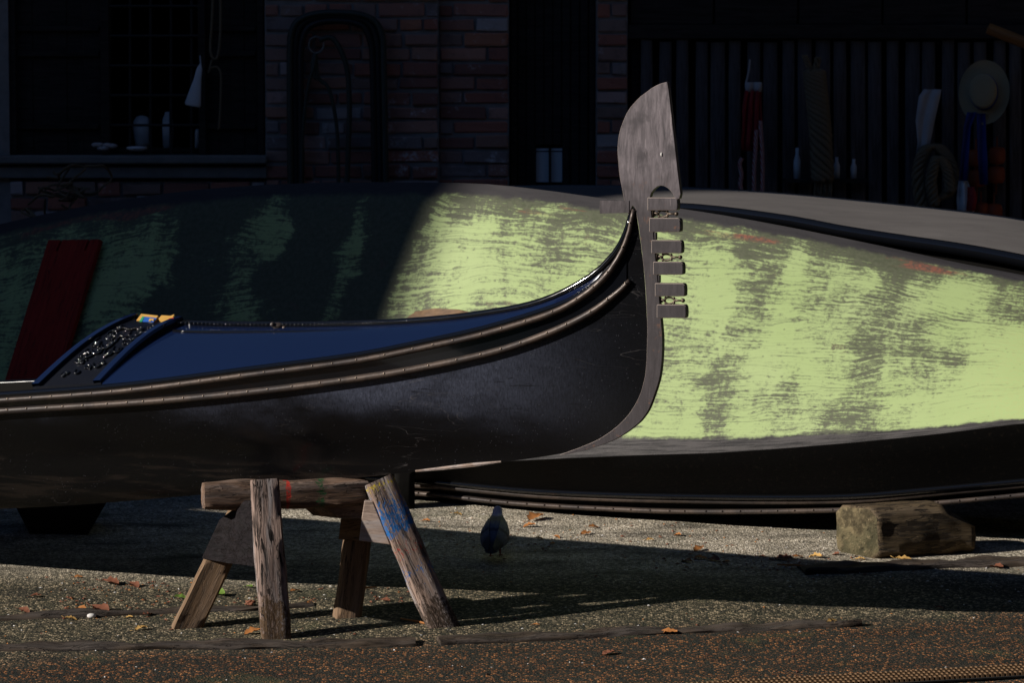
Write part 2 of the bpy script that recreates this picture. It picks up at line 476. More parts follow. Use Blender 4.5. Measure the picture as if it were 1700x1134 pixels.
MAT['plaster'] = m_plain('low_bounce_house_wall', (.06, .042, .036), .9, .25, scale=2)  # house walls kept very dark to cut bounce light
MAT['rooftile'] = m_plain('roof_tile', (.12, .06, .045), .9, .35, scale=8)
MAT['glass_dark'] = m_plain('dark_glass', (.02, .025, .03), .1, .1, spec=.6)
MAT['ironbar'] = m_plain('dark_iron_bar', (.018, .016, .016), .6, .3)
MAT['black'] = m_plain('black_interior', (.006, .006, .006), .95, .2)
MAT['rope'] = m_rope('hemp_rope', (.12, .085, .05), (.30, .23, .15))
MAT['hose'] = m_plain('green_rubber_hose', (.035, .045, .038), .5, .2)
MAT['hosedark'] = m_plain('black_rubber_hose', (.012, .012, .013), .5, .2)
MAT['white'] = m_plain('white_enamel', (.62, .63, .66), .5, .12)
MAT['whitecloth'] = m_plain('pale_cloth', (.45, .42, .42), .95, .2)
MAT['redcloth'] = m_plain('red_cloth', (.34, .028, .03), .95, .35)
MAT['redwhite'] = m_rope('red_white_rope', (.40, .03, .035), (.55, .50, .48), 34)
MAT['blueribbon'] = m_plain('blue_ribbon', (.02, .04, .20), .7, .2)
MAT['straw'] = m_rope('plaited_straw', (.30, .23, .13), (.48, .39, .25), 90)
MAT['float'] = m_plain('orange_float', (.34, .06, .015), .6, .25)
MAT['orangewood'] = m_wood('varnished_orange_wood', (.18, .07, .02), (.40, .19, .06), .1, .3)
MAT['redboard'] = m_wood('red_painted_board', (.22, .014, .010), (.38, .03, .02), .0, .8, bumpy=.4)
MAT['legwood'] = m_wood('grey_cracked_wood', (.13, .088, .072), (.36, .265, .225), .8, 1.0, flakes=1.0, bumpy=.9, paint=[((.09, .055, .03), .0, .14, 9, .56)])
MAT['legblue'] = m_wood('grey_cracked_wood_blue_paint', (.14, .092, .07), (.40, .29, .235), .7, .9, flakes=.6, bumpy=.8,
    paint=[((.05, .034, .024), .0, .12, 9, .56), ((.012, .12, .36), .44, .15, 60, .76), ((.012, .12, .36), .39, .09, 28, .78), ((.012, .12, .36), .22, .16, 50, .86), ((.35, .03, .02), .30, .22, 60, .90), ((.55, .42, .03), .55, .06, 60, .84)])
MAT['beamwood'] = m_wood('brown_weathered_beam', (.06, .036, .024), (.25, .16, .11), .35, 1.0, flakes=.5,
    paint=[((.40, .03, .02), .30, .012, 9, .66), ((.02, .09, .03), .42, .05, 40, .78)])
MAT['farleg'] = m_wood('brown_leg_wood', (.09, .055, .03), (.25, .16, .095), .15, .8)
MAT['blackboard'] = m_wood('black_tarred_board', (.006, .0055, .006), (.022, .018, .02), .35, .8, flakes=.4, spec=.06)
MAT['palewood'] = m_wood('pale_sawn_board', (.20, .14, .11), (.40, .31, .26), .6, .3)
MAT['blockwood'] = m_wood('mossy_block_wood', (.045, .032, .018), (.15, .108, .062), .1, .9, bumpy=1.0, flakes=.7)
MAT['blockend'] = m_blockend()
MAT['sleeper'] = m_wood('embedded_timber', (.022, .016, .012), (.09, .066, .048), .35, 1.0, bumpy=.9, flakes=.6)
MAT['leaf'] = m_plain('dry_orange_leaf', (.36, .14, .035), .8, .45, scale=30)
MAT['leaf2'] = m_plain('dry_brown_leaf', (.17, .06, .03), .8, .4, scale=30)
MAT['leafy'] = m_plain('dry_yellow_leaf', (.50, .30, .09), .8, .3, scale=30)
MAT['leafg'] = m_plain('fresh_green_leaf', (.12, .20, .03), .6, .3, scale=30)
MAT['chip'] = m_plain('white_chip', (.62, .60, .58), .8, .2)
MAT['feather'] = None
MAT['gold'] = m_plain('gold_leaf_paint', (.55, .32, .08), .45, .25, .2, scale=40)
MAT['blue'] = m_plain('blue_enamel', (.02, .09, .35), .4, .15)
MAT['greenp'] = m_plain('green_enamel', (.03, .24, .12), .4, .15)
MAT['red'] = m_plain('red_enamel', (.50, .02, .02), .4, .15)
MAT['strip'] = m_plain('ribbed_strip_wood', (.13, .075, .036), .8, .35, scale=18)
MAT['water'] = m_plain('canal_water', (.02, .04, .035), .05, .1, spec=.5, scale=.6)
MAT['nail'] = m_plain('steel_nail', (.40, .32, .25), .35, .1, .7)
MAT['ironglint'] = m_plain('iron_edge_glint', (.34, .28, .25), .45, .3, .4, scale=30)  # pale bevel colour stands in for sun glint on the iron edges
MAT['tarred'] = m_plain('dull_black', (.008, .0075, .007), .95, .2, spec=.05)  # near-black; on the right yard house it cuts sunlit bounce
MAT['bronze'] = m_plain('dark_bronze', (.10, .075, .055), .45, .3, .5, scale=30)
MAT['carved'] = m_lacquer('carved_panel_lacquer', (.003, .004, .008), .38, .2, .12)

# ================================================================ ground
def gz(Y): return SLOPE * max(-5.0, min(5.0, Y))
SLEEP = [((-170, 1081), (690, 1068), .075), ((728, 1067), (1425, 1036), .075), ((-170, 1034), (520, 1006), .06),
         ((1330, 947), (1830, 928), .13)]
SLEEP_W = [(on_ground(*a), on_ground(*b), w) for a, b, w in SLEEP]
def seg_dist(x, y, a, b):
    d = b - a; t = max(0, min(1, ((x - a.x) * d.x + (y - a.y) * d.y) / (d.x**2 + d.y**2)))
    return math.hypot(x - a.x - d.x * t, y - a.y - d.y * t)
def ground_h(x, y):
    h = gz(y)
    if abs(x) < 4 and -2 < y < 4:
        h += .006 * fbm((x * .9, y * 2.2, 3), 1.6, 3) + .0015 * fbm((x, y, 9), 22, 2)
    return h
def build_ground():
    xs = [-80, -40, -20, -10, -6, -4.2, -3.4] + [-3 + i * .03 for i in range(201)] + [3.4, 4.2, 6, 10, 20, 40, 80]
    ys = [-3.0, -2.2, -1.7] + [-1.5 + i * .025 for i in range(181)] + [3.4, 4.2, 5, 8, 14, 30, 80]
    m = MB()
    m.grid([[Vector((x, y, ground_h(x, y))) for x in xs] for y in ys])
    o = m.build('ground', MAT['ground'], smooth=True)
    tag(o, kind='structure')
    m = MB()      # slipway toe, canal bed and the quay across the canal
    prof = [(-3.0, -.24), (-5, -.40), (-6.5, -1.6), (-9.8, -1.6), (-9.8, .42), (-80, .42)]
    m.grid([[Vector((x, y, z)) for x in (-80, -20, 0, 20, 80)] for y, z in prof])
    tag(m.build('quay', MAT['stone']), kind='structure')
    m = MB()
    m.grid([[Vector((x, y, -.5)) for x in (-80, 0, 80)] for y in (-9.79, -5.05)])
    tag(m.build('canal_water', MAT['water']), kind='structure')
build_ground()

# ================================================================ timber helper
def beam(name, p0, p1, wdir, w, h, mat, parent=None, seed=0, foot=False, amp=.004, rings=18, cham=.12, mod=None, end_mat=None, endr=.965):
    p0 = Vector(p0); p1 = Vector(p1); x = p1 - p0; L = x.length; x.normalize()
    y = Vector(wdir); y = (y - x * y.dot(x)).normalized(); z = x.cross(y)
    c = cham * min(w, h); a, b = w / 2, h / 2; prof = []
    def side(s, e, n=4):
        return [(s[0] + (e[0] - s[0]) * i / n, s[1] + (e[1] - s[1]) * i / n) for i in range(n + 1)]
    prof += side((-a + c, -b), (a - c, -b)); prof += side((a, -b + c), (a, b - c))
    prof += side((a - c, b), (-a + c, b)); prof += side((-a, b - c), (-a, -b + c))
    n = len(prof); m = MB(); V = []
    for i in range(rings + 1):
        t = 0 if i == 0 else (1 if i == rings else (i - .55) / (rings - 1.1))
        for (py_, pz_) in prof:
            x0 = 0.0
            if foot:
                q = p0 + y * py_ + z * pz_
                x0 = (gz(q.y) - .006 - q.z) / (x.z - SLOPE * x.y)
            xx = x0 + (L - x0) * t
            k = amp
            d = Vector((fbm((xx * 2 + seed, py_ * 9, pz_ * 9), 3), fbm((xx * 3 + seed, py_ * 8, pz_ * 8 + 7), 2), fbm((xx * 3 + seed, py_ * 8 + 5, pz_ * 8), 2)))
            r = endr if t in (0, 1) else 1
            v = Vector((xx, py_ * r + d.y * k, pz_ * r + d.z * k))
            if not foot or i > 0: v.x += d.x * k * .4 * (t in (0, 1))
            if mod: v = mod(v, L)
            V.append(v)
    F = []
    for i in range(rings):
        for k in range(n):
            F.append((i*n + k, i*n + (k+1) % n, (i+1)*n + (k+1) % n, (i+1)*n + k))
    F.append(tuple(range(n))[::-1]); F.append(tuple(rings * n + k for k in range(n)))
    m.add(V, F)
    o = m.build(name, mat, None, ang=50)
    if end_mat:
        o.data.materials.append(end_mat)
        for pl in o.data.polygons:
            if len(pl.vertices) > 4: pl.material_index = 1
    if parent: adopt(o, parent)
    o.matrix_basis = Matrix(((x.x, y.x, z.x, p0.x), (x.y, y.y, z.y, p0.y), (x.z, y.z, z.z, p0.z), (0, 0, 0, 1)))
    return o
# ================================================================ workshop behind
YW = 5.5
def W(px, py, Y=YW): return at(px, py, Y)
def wbox(m, x0, y0, x1, y1, Yf, depth, ch=0.0):
    a = W(x0, y1, Yf); b = W(x1, y0, Yf)
    return m.box((a.x, Yf, a.z), (b.x, Yf + depth, b.z), ch=ch)
shop = thing('brick_workshop', 'dark brick boat workshop in deep shade behind the boats', 'building', (0, 5.9, .4))
def core(name, X0, X1, z0, z1, Y0=YW + .03, Y1=YW + .4, mat='mortar', parent=shop):
    return MB().box((X0, Y0, z0), (X1, Y1, z1)).build(name, MAT[mat], parent)
xa, xb, xc, xd, xe = (W(p, 200).x for p in (440, 728, 845, 990, 1042))
xw0, xw1 = W(14, 200).x, W(436, 200).x
zsill = W(200, 262).z
brick_meshes = []
for k in range(6):
    m = MB(); L_, H_, D_ = .238, .062, .08
    rows = []
    bm = bmesh.new(); bmesh.ops.create_cube(bm, size=1)
    for v in bm.verts: v.co = Vector((v.co.x * L_, v.co.y * D_, v.co.z * H_))
    bmesh.ops.bevel(bm, geom=bm.edges[:], offset=.006, segments=1, affect='EDGES')
    for v in bm.verts: v.co += Vector((random.uniform(-1, 1) * .005, random.uniform(-1, 1) * .004, random.uniform(-1, 1) * .003))
    me = bpy.data.meshes.new('brick'); bm.to_mesh(me); bm.free(); me.materials.append(MAT['brick']); brick_meshes.append(me)
def lay_bricks(parent, X0, X1, z0, z1, Yf, seed, first=.238):
    rnd = random.Random(seed); pitch = .0755; z = z0 + pitch / 2; r = 0
    while z < z1:
        x = X0; k = 0
        off = [0, .5, .25, .7][r % 4]
        ln = .25 * (1 - off) if off else .25
        while x < X1 - .02:
            if k > 0: ln = rnd.choice((.25, .25, .25, .125, .21))
            e = min(x + ln, X1)
            if X1 - e < .06: e = X1
            wd = e - x
            place(brick_meshes[rnd.randrange(6)], 'brick', parent, ((x + e) / 2, Yf + .04 + rnd.uniform(-.007, .012), z + rnd.uniform(-.005, .005)),
                  (0, rnd.uniform(-.016, .016), rnd.uniform(-.02, .02) + math.pi * rnd.randrange(2)), ((wd - .012) / .238, 1, rnd.uniform(.86, 1.08)))
            x = e; k += 1
        z += pitch; r += 1
def pier(X0, X1, Yf, z0, z1, seed, lz0, lz1):
    o = core('brick_pier', X0, X1, .3, 4.4, Yf + .018, YW + .45)
    lay_bricks(o, X0, X1, lz0, lz1, Yf, seed)
    return o
pier(xa, xb, YW, .3, 4.4, 1, 1.12, 2.62)
pier(xb, xc, YW + .07, .3, 4.4, 2, 1.12, 2.62)
pier(xd, xe, YW + .02, .3, 4.4, 3, 1.12, 2.62)
core('wall', -9.5, xw0, .3, 4.4)
u_ = core('wall', xw0, xa, .3, zsill - .12)
lay_bricks(u_, xw0, xa, zsill - .12 - .0755 * 4, zsill - .13, YW, 5)
core('wall', -9.5, 9.5, 3.1, 4.5, YW - .01, YW + .46)
core('wall', 4.2, 9.5, .3, 4.4)
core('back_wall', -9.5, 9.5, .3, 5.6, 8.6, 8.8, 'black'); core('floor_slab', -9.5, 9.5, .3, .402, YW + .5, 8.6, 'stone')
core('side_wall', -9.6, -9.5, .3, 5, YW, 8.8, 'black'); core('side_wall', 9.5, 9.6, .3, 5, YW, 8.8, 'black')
m = MB(); m.prism([(-10, 5.22, 4.05), (-10, 9.2, 5.6), (-10, 9.2, 5.75), (-10, 5.22, 4.2)], (20, 0, 0)); rf = m.build('roof', MAT['rooftile'], shop)
m = MB(); m.prism([(-10, 5.13, 4.02), (-10, 5.21, 4.02), (-10, 5.21, 4.10), (-10, 5.13, 4.10)], (20, 0, 0)); m.build('gutter', MAT['ironbar'], rf)
m = MB(); wbox(m, -160, 258, 443, 272, YW - .07, .2, .008); wbox(m, -160, 276, 443, 296, YW - .02, .1, .006)
m.build('stone_sill', MAT['stone'], shop)
# barred window with board shutters each side
win = MB(); z_t = W(0, -70).z
for (a, b) in ((14, 24), (168, 180), (330, 340), (428, 437)):
    wbox(win, a, -70, b, 258, YW + .05, .08, .004)
wbox(win, 24, -70, 428, -60, YW + .06, .07)
wf = win.build('window_frame', MAT['darkwood'], shop)
for k in range(5):
    a = W(182 + k * 34, 256, YW + .08); b = W(182 + k * 34, -60, YW + .08)
    MB().tube([a, b], .009, 6).build('window_bar', MAT['ironbar'], wf)
for k in range(7):
    y = -40 + k * 49.5
    MB().tube([W(181, y, YW + .065), W(331, y, YW + .065)], .008, 6).build('window_bar', MAT['ironbar'], wf)
for (a, b, n_) in ((25, 167, 5), (341, 427, 4)):
    st = (b - a) / n_
    for k in range(n_):
        m = MB(); wbox(m, a + k * st + .6, -58, a + (k + 1) * st - .6, 257, YW + .10 + .006 * (k % 2), .03, .004); m.build('shutter_board', MAT['darkwood'], wf)
    for y in (42, 84, 205):
        m = MB(); wbox(m, a + 3, y, b - 3, y + 9, YW + .075, .025, .003); m.build('shutter_batten', MAT['darkwood'], wf)
# workshop door with two small panes
dr = MB(); wbox(dr, 848, -70, 858, 520, YW + .16, .09, .004); wbox(dr, 978, -70, 988, 520, YW + .16, .09, .004)
dro = dr.build('door', MAT['darkwood'], shop)
for k in range(8):
    x0 = 859 + k * 14.8
    m = MB()
    if 885 < x0 + 7 < 940:
        wbox(m, x0, -70, x0 + 14, 240, YW + .2, .03, .003); wbox(m, x0, 309, x0 + 14, 520, YW + .2, .03, .003)
    else: wbox(m, x0, -70, x0 + 14, 520, YW + .2, .03, .003)
    m.build('door_board', MAT['darkwood'], dro)
for (a, b) in ((890, 911), (915, 937)):
    m = MB(); wbox(m, a, 252, b, 302, YW + .215, .006); m.build('pane', MAT['white'], dro)  # white pane colour stands in for sky reflected in the glass
    m = MB(); wbox(m, a, 246, b, 250, YW + .212, .006); m.build('pane', MAT['white'], dro)
m = MB(); wbox(m, 884, 240, 889, 309, YW + .19, .02); wbox(m, 911.5, 244, 914.5, 305, YW + .19, .02); wbox(m, 938, 240, 943, 309, YW + .19, .02)
m.build('glazing_bar', MAT['darkwood'], dro)

# slatted timber screen on the right
scr = thing('slatted_screen', 'dark vertical timber slat screen behind the grey boat', 'screen', (2, YW + .1, .4))
for (y0, y1, yf, d) in ((40, 64, .03, .06), (250, 266, .09, .04), (-80, -50, .03, .06)):
    m = MB(); wbox(m, 1044, y0, 2300, y1, YW + yf, d, .005); m.build('cross_rail', MAT['darkwood'], scr)
for px in (1046, 1318, 1478, 1690, 2000):
    m = MB(); wbox(m, px, -90, px + 17, 560, YW + .11, .09, .006); m.build('post', MAT['darkwood'], scr)
rs = random.Random(4)
for k in range(41):
    x0 = 1064 + k * 29.2 + rs.uniform(-2, 2)
    p0 = W(x0 + 11, 560, YW + .055 + rs.uniform(0, .01)); p1 = W(x0 + 11 + rs.uniform(-1.5, 1.5), 66 + rs.uniform(-2, 4), p0.y)
    beam('slat', p0, p1, (1, 0, 0), .068 + rs.uniform(-.008, .008), .018, MAT['slat'], scr, seed=k * 3.1, amp=.002, rings=5)
for k in range(9):
    x0 = 1046 + k * 140
    m = MB(); wbox(m, x0 + 1, -50, x0 + 138, 40, YW + .06, .02, .003); m.build('upper_board', MAT['darkwood'], scr)

# unseen houses added around the yard to block sky light and bounce
def house(name, label, X0, X1, Y0, Y1, z0, z1, roofh, wallmat, face):
    h = thing(name, label, 'house', ((X0 + X1) / 2, (Y0 + Y1) / 2, z0))
    MB().box((X0, Y0, z0), (X1, Y1, z1)).build('wall', MAT[wallmat], h)
    m = MB(); yc = (Y0 + Y1) / 2
    m.prism([(X0 - .3, Y0 - .3, z1), (X0 - .3, Y1 + .3, z1), (X0 - .3, yc, z1 + roofh)], (X1 - X0 + .6, 0, 0)); m.build('roof', MAT['rooftile'], h)
    if face == 'Y':
        for i in range(int((X1 - X0) / 3)):
            for k in range(int((z1 - z0) / 3.2)):
                x = X0 + 1.6 + i * 3; z = z0 + 1.2 + k * 3.2
                w_ = MB().box((x - .5, Y1, z), (x + .5, Y1 + .05, z + 1.6)).build('window', MAT['glass_dark'], h)
                MB().box((x - .6, Y1, z - .1), (x + .6, Y1 + .12, z - .01)).build('window_sill', MAT['stone'], w_)
    else:
        for i in range(int((Y1 - Y0) / 3)):
            for k in range(int((z1 - z0) / 3.2)):
                y = Y0 + 1.6 + i * 3; z = z0 + 1.2 + k * 3.2
                w_ = MB().box((X1, y - .5, z), (X1 + .05, y + .5, z + 1.6)).build('window', MAT['glass_dark'], h)
                MB().box((X1, y - .6, z - .1), (X1 + .12, y + .6, z - .01)).build('window_sill', MAT['stone'], w_)
house('canal_blocker_house', 'added sky-blocking house across the canal behind the viewer, far left', -46, -28.1, -30, -15.5, .42, 8, 2, 'plaster', 'Y')
house('canal_blocker_house', 'added sky-blocking house across the canal behind the viewer, near left', -28, -9, -30, -15.5, .42, 8, 2, 'plaster', 'Y')
house('canal_blocker_house', 'added sky-blocking house across the canal behind the viewer, middle', -8.9, 9, -30, -15.5, .42, 10, 3, 'plaster', 'Y')
house('canal_blocker_house', 'added sky-blocking house across the canal behind the viewer, right', 9.1, 44, -30, -15.5, .42, 10, 3, 'plaster', 'Y')
house('yard_blocker_house', 'added sky-blocking house on the right of the yard, out of view', 7.5, 18, -5, 4.5, .2, 17, 3, 'tarred', 'Y')
house('yard_blocker_house', 'added sky-blocking house behind the workshop roof, out of view', -22, 20, 9.3, 18, .4, 9.5, 1.5, 'plaster', 'N')

# ================================================================ gondola
YAW = R(25)
GA = Vector((math.cos(YAW), -math.sin(YAW), 0)); GT = Vector((math.sin(YAW), math.cos(YAW), 0))
GP = at(1085, 600, -.30); GP.z = 0
def uv_of(P): d = P - GP; return d.dot(GA), d.dot(GT)
def gp(u, v, z): q = GP + GA * u + GT * v; q.z = z; return q
def gpl(px, py, v=0): return at_plane(px, py, GP + GT * v, GT)
STEM = [(345, 1056), (420, 1066), (470, 1071), (515, 1074), (553, 1075), (610, 1073), (642, 1067), (664, 1059), (690, 1043), (712, 1021), (731, 993), (745, 961), (754, 929)]
stem_tr = trace(STEM)
def u_stem(y):
    y = max(345, min(754, y)); return uv_of(gpl(stem_tr(y), y))[0]
NR = trace([(-1500, 702), (-700, 692), (-200, 667), (0, 655), (200, 640), (420, 612), (600, 588), (700, 568), (800, 546), (900, 516), (950, 496), (1000, 461), (1030, 420), (1045, 380), (1052, 345), (1056, 352), (1066, 420), (1071, 470), (1075, 545)])
LR = trace([(-1500, 737), (-700, 722), (-200, 697), (0, 683), (300, 663), (600, 628), (800, 590), (900, 558), (980, 520), (1030, 482), (1045, 466)])
KB = trace([(-1500, 835), (-700, 848), (0, 845), (330, 822), (600, 793), (830, 768), (929, 754), (961, 745), (993, 731), (1021, 712), (1043, 690), (1059, 664), (1067, 642), (1073, 610), (1075, 555)])
RD = trace([(-300, 560), (120, 535), (222, 529), (300, 538), (460, 541), (600, 539), (700, 534), (800, 523), (900, 502), (980, 462), (1020, 424), (1040, 388), (1052, 346)])
U_END = -6.1
def half_beam(s):
    return .54 * (1 - math.exp(-(max(0, s) / 2.1) ** 1.3))
def w_at(u, y, t):
    tp = max(0.02, min(1, (u - U_END) / 1.5)) ** .6
    return half_beam(u_stem(y) - u) * tp * (.50 + .50 * t ** .65)
def solve(c, y, t, extra=0.0):
    lo, hi = -2.0, 4.5
    for _ in range(34):
        mid = (lo + hi) / 2
        P = at(c, y, mid); u, v = uv_of(P)
        if v + w_at(u, y, t) + extra > 0: hi = mid
        else: lo = mid
    return at(c, y, lo)
cols = [-1500 + 60 * i for i in range(25)] + [0 + 40 * i for i in range(22)] + [870 + 12 * i for i in range(14)] + [1034, 1040, 1045, 1049, 1052, 1056, 1060, 1064, 1068, 1071, 1073, 1075]
TS = [1 - i / 14 for i in range(15)]
near_rows = []
for c in cols:
    yt, yb = NR(c), KB(c)
    near_rows.append([solve(c, yt + (yb - yt) * (1 - t), t) for t in TS])
gon = thing('gondola', 'glossy black gondola with toothed iron prow raised on a sawhorse', 'gondola', (gp(-2.5, 0, gz(.8)).x, gp(-2.5, 0, 0).y, .06))
def mirror(P):
    u, v = uv_of(P); return gp(u, -v, P.z)
rows = []
for r_ in near_rows:
    rows.append(r_ + [mirror(p) for p in reversed(r_)])
m = MB(); m.grid(rows)
n_ = len(rows[0]); m.f.append(tuple(range(n_)))
hull = m.build('hull', MAT['hull'], gon, ang=35)
# glossy upper strake between the two rubbing rails, set just proud of the hull
def strake(side_):
    m = MB(); g_ = []
    for c in [c for c in cols if c <= 1040]:
        y0, y1 = NR(c) + 3, LR(c); yt, yb = NR(c), KB(c)
        r_ = [solve(c, y0 + (y1 - y0) * k / 4, 1 - (y0 + (y1 - y0) * k / 4 - yt) / (yb - yt), .004) for k in range(5)]
        g_.append([mirror(p) for p in r_] if side_ else r_)
    m.grid(g_); m.build('upper_strake', MAT['lacquer'], gon, smooth=True)
strake(0); strake(1)
# rails, near and far
def rail_pts(tr, cs, t_off, out):
    P = []
    for c in cs:
        y = tr(c); yt, yb = NR(c), KB(c); t = 1 - (y - yt) / (yb - yt)
        P.append(solve(c, y, t, out))
    return P
up_cols = [c for c in cols if c <= 1052]
lo_cols = [c for c in cols if c < 1045] + [1045]
up = rail_pts(lambda c: NR(c) + 10 * min(1, max(.25, (1062 - c) / 160)), up_cols, 0, .012)
top = rail_pts(lambda c: NR(c) + 1, up_cols, 0, .002)
low = rail_pts(LR, lo_cols, 0, .008)
for pts, nm, rr, tip in ((up, 'rubbing_rail', .0115, 1), (top, 'gunwale_cap', .012, 1), (low, 'rubbing_rail', .0135, 0)):
    n_ = len(pts)
    rad = [rr * (1 if i < n_ - 8 else (1 - .45 * (i - n_ + 8) / 8)) for i in range(n_)]
    MB().tube(pts, rad, 8).build(nm, MAT['rail'] if nm != 'gunwale_cap' else MAT['lacquer'], gon, smooth=True)
    MB().tube([mirror(p) for p in pts], rad, 8).build(nm, MAT['rail'] if nm != 'gunwale_cap' else MAT['lacquer'], gon, smooth=True)
def nails(pts, step, rr, off):
    m = MB(); acc = 0; rn = random.Random(3)
    for a, b in zip(pts, pts[1:]):
        d = (b - a).length; acc += d
        if acc > step:
            acc = rn.uniform(-.02, .02)
            q = b - GT * off + Vector((0, 0, .005)); m.ball(q, rr, 6, 4)
    return m
def dense(pts): return smooth_path(pts, 6)
tag(nails(dense(up), .085, .0032, .010).build('nail_heads', MAT['nail'], gon, smooth=True), kind='stuff')
tag(nails(dense(low), .080, .0032, .0125).build('nail_heads', MAT['nail'], gon, smooth=True), kind='stuff')
# deck with its ridge
rail_u = sorted([(uv_of(r_[0])[0], -uv_of(r_[0])[1], r_[0].z) for c, r_ in zip(cols, near_rows) if c <= 1052])
def rail_at(u):
    for a, b in zip(rail_u, rail_u[1:]):
        if a[0] <= u <= b[0]:
            k = (u - a[0]) / (b[0] - a[0]); return a[1] + (b[1] - a[1]) * k, a[2] + (b[2] - a[2]) * k
    return rail_u[-1][1:] if u > rail_u[-1][0] else rail_u[0][1:]
ridge_px = [240 + 20 * i for i in range(40)] + [1030, 1038, 1044, 1049]
ridge = [gpl(c, RD(c)) for c in ridge_px]
us_r = [uv_of(p)[0] for p in ridge]
rows = []
for p, u in zip(ridge, us_r):
    w_, zr = rail_at(u); w_ = max(.004, w_ - .004); zr -= .012; zr = min(zr, p.z - .004)
    half = []
    for k in range(13):
        q = k / 12
        half.append((-(1 - q) * w_, zr + (p.z - zr) * (.55 * q + .45 * math.sin(q * math.pi / 2))))
    full = half + [(-v, z) for v, z in reversed(half[:-1])]
    rows.append([gp(u, v, z) for v, z in full])
m = MB(); m.grid(rows); m.f.append(tuple(range(len(rows[0]))))
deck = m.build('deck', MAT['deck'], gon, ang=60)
def ridge_off(v, dz, cs=None):
    out = []
    for p, u in zip(ridge, us_r):
        w_, zr = rail_at(u); q = 1 - abs(v) / max(w_, .05); q = max(q, .3)
        out.append(gp(u, v * min(1, w_ / .3), zr + (p.z - zr) * (.55 * q + .45 * math.sin(q * math.pi / 2)) + dz))
    return out
i0 = 3
MB().tube(ridge_off(0, .004)[i0:], .013, 8).build('ridge_trim', MAT['lacquer'], deck, smooth=True)
MB().tube(ridge_off(-.055, .001)[i0:-3], .006, 6).build('deck_moulding', MAT['lacquer'], deck, smooth=True)
MB().tube(ridge_off(.055, .001)[i0:-3], .006, 6).build('deck_moulding', MAT['lacquer'], deck, smooth=True)
m = MB()        # rope-like carving along the ridge
rp = dense(ridge_off(-.012, .010)[i0:-16])
for i, p in enumerate(rp[::2]): m.ball(p, .007, 6, 4, (1.5, 1, .8))
tag(m.build('ridge_carving', MAT['lacquer'], deck, smooth=True), kind='stuff')
m = MB(); q = gpl(462, 541, -.01)
m.ball(q + Vector((0, 0, .0)), .016, 8, 6, (1.5, 1, .8)); m.ball(q + Vector((-.02, -.01, .006)), .009, 8, 6); m.ball(q + Vector((.022, -.01, -.008)), .009, 8, 6)
m.build('deck_fitting', MAT['rail'], deck, smooth=True)
# floor inside the hull, and thwart
m = MB(); fr = []
for c, r_ in zip(cols, near_rows):
    if c < 260:
        u, v = uv_of(r_[9]); fr.append([gp(u, v * .97, r_[9].z), gp(u, -v * .97, r_[9].z)])
m.grid(fr); m.build('floor_boards', MAT['blackboard'], gon)
m = MB(); ins = lambda P, k: gp(uv_of(P)[0], uv_of(P)[1] * k, P.z)
lr = [[ins(p, 1 - .018 / max(.1, abs(uv_of(p)[1]))) for p in r_[:11]] for c, r_ in zip(cols, near_rows) if c < 300]
m.grid(lr); m.grid([[mirror(p) for p in r_] for r_ in lr]); m.build('inner_lining', MAT['tarred'], gon, smooth=True)
# carved cross board at the end of the fore deck
def rail_pt(c, inset):
    P = solve(c, NR(c), 1.0, -inset); return P
B0 = rail_pt(50, .03); B1 = rail_pt(166, .03)
B0 = at(53, 639, B0.y); B1 = at(166, 633, B1.y)
T0 = gpl(221, 522, .0); T1 = gpl(303, 527, .0)
bn = ((B1 - B0).cross(T0 - B0)).normalized()
if bn.z < 0: bn = -bn
def bq(a, b, h=0.0): return (B0 * (1-a) + B1 * a) * (1-b) + (T0 * (1-a) + T1 * a) * b + bn * h + Vector((0, 0, .45 * (math.sin(b * math.pi / 2) - b) * (T0.z - B0.z) + .01 * math.sin(b * math.pi)))
m = MB(); up_, dn_ = [], []
for i in range(13):
    up_.append([bq(k / 6, i / 12, -.010) for k in range(7)]); dn_.append([bq(k / 6, i / 12, -.010) + Vector((0, 0, -.085)) for k in range(7)])
m.grid([[r_[0]] + a_ + [r_[-1]] for a_, r_ in zip(up_, dn_)]); m.add(up_[0] + dn_[0][::-1], [tuple(range(14))]); m.add(up_[-1] + dn_[-1][::-1], [tuple(range(14))])
board = m.build('cross_board', MAT['carved'], gon, ang=40)
for (a0, a1) in ((0, .10), (.90, 1)):
    m = MB()
    m.grid([[bq(a0, i / 12, -.03), bq(a0, i / 12, .005), bq(a1, i / 12, .005), bq(a1, i / 12, -.03)] for i in range(13)])
    m.add([bq(a0, 1, -.03), bq(a0, 1, .005), bq(a1, 1, .005), bq(a1, 1, -.03)], [(0, 1, 2, 3)])
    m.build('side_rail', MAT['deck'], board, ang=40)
MB().prism([mirror(bq(0, 0, -.012)), mirror(bq(1, 0, -.012)), mirror(bq(1, .999, -.012)), mirror(bq(0, .999, -.012))], Vector((0, 0, -.085))).build('cross_board', MAT['lacquer'], gon)
m = MB(); rc = random.Random(11)
for i in range(44):
    a = rc.uniform(.22, .80); b = rc.uniform(.10, .74)
    c0 = bq(a, b, -.011); pts = []
    r0 = rc.uniform(.012, .028); ph = rc.uniform(0, 6.28); e1 = (B1 - B0).normalized(); e2 = bn.cross(e1)
    for k in range(9):
        an = ph + k * .62; rr = r0 * (1 - k / 11)
        pts.append(c0 + e1 * math.cos(an) * rr + e2 * math.sin(an) * rr + bn * .004)
    m.tube(pts, .0042, 5); m.ball(c0 + bn * .002, .006, 6, 5)
for k in range(12):
    m.ball(bq(.32 + .035 * k, .70 + .012 * math.sin(k), -.004), .006, 6, 4)
tag(m.build('relief_carving', MAT['lacquer'], board, smooth=True), label='carved scroll relief in black lacquer')
def pb(px, py, h): return at_plane(px, py, B0 + bn * h, bn)
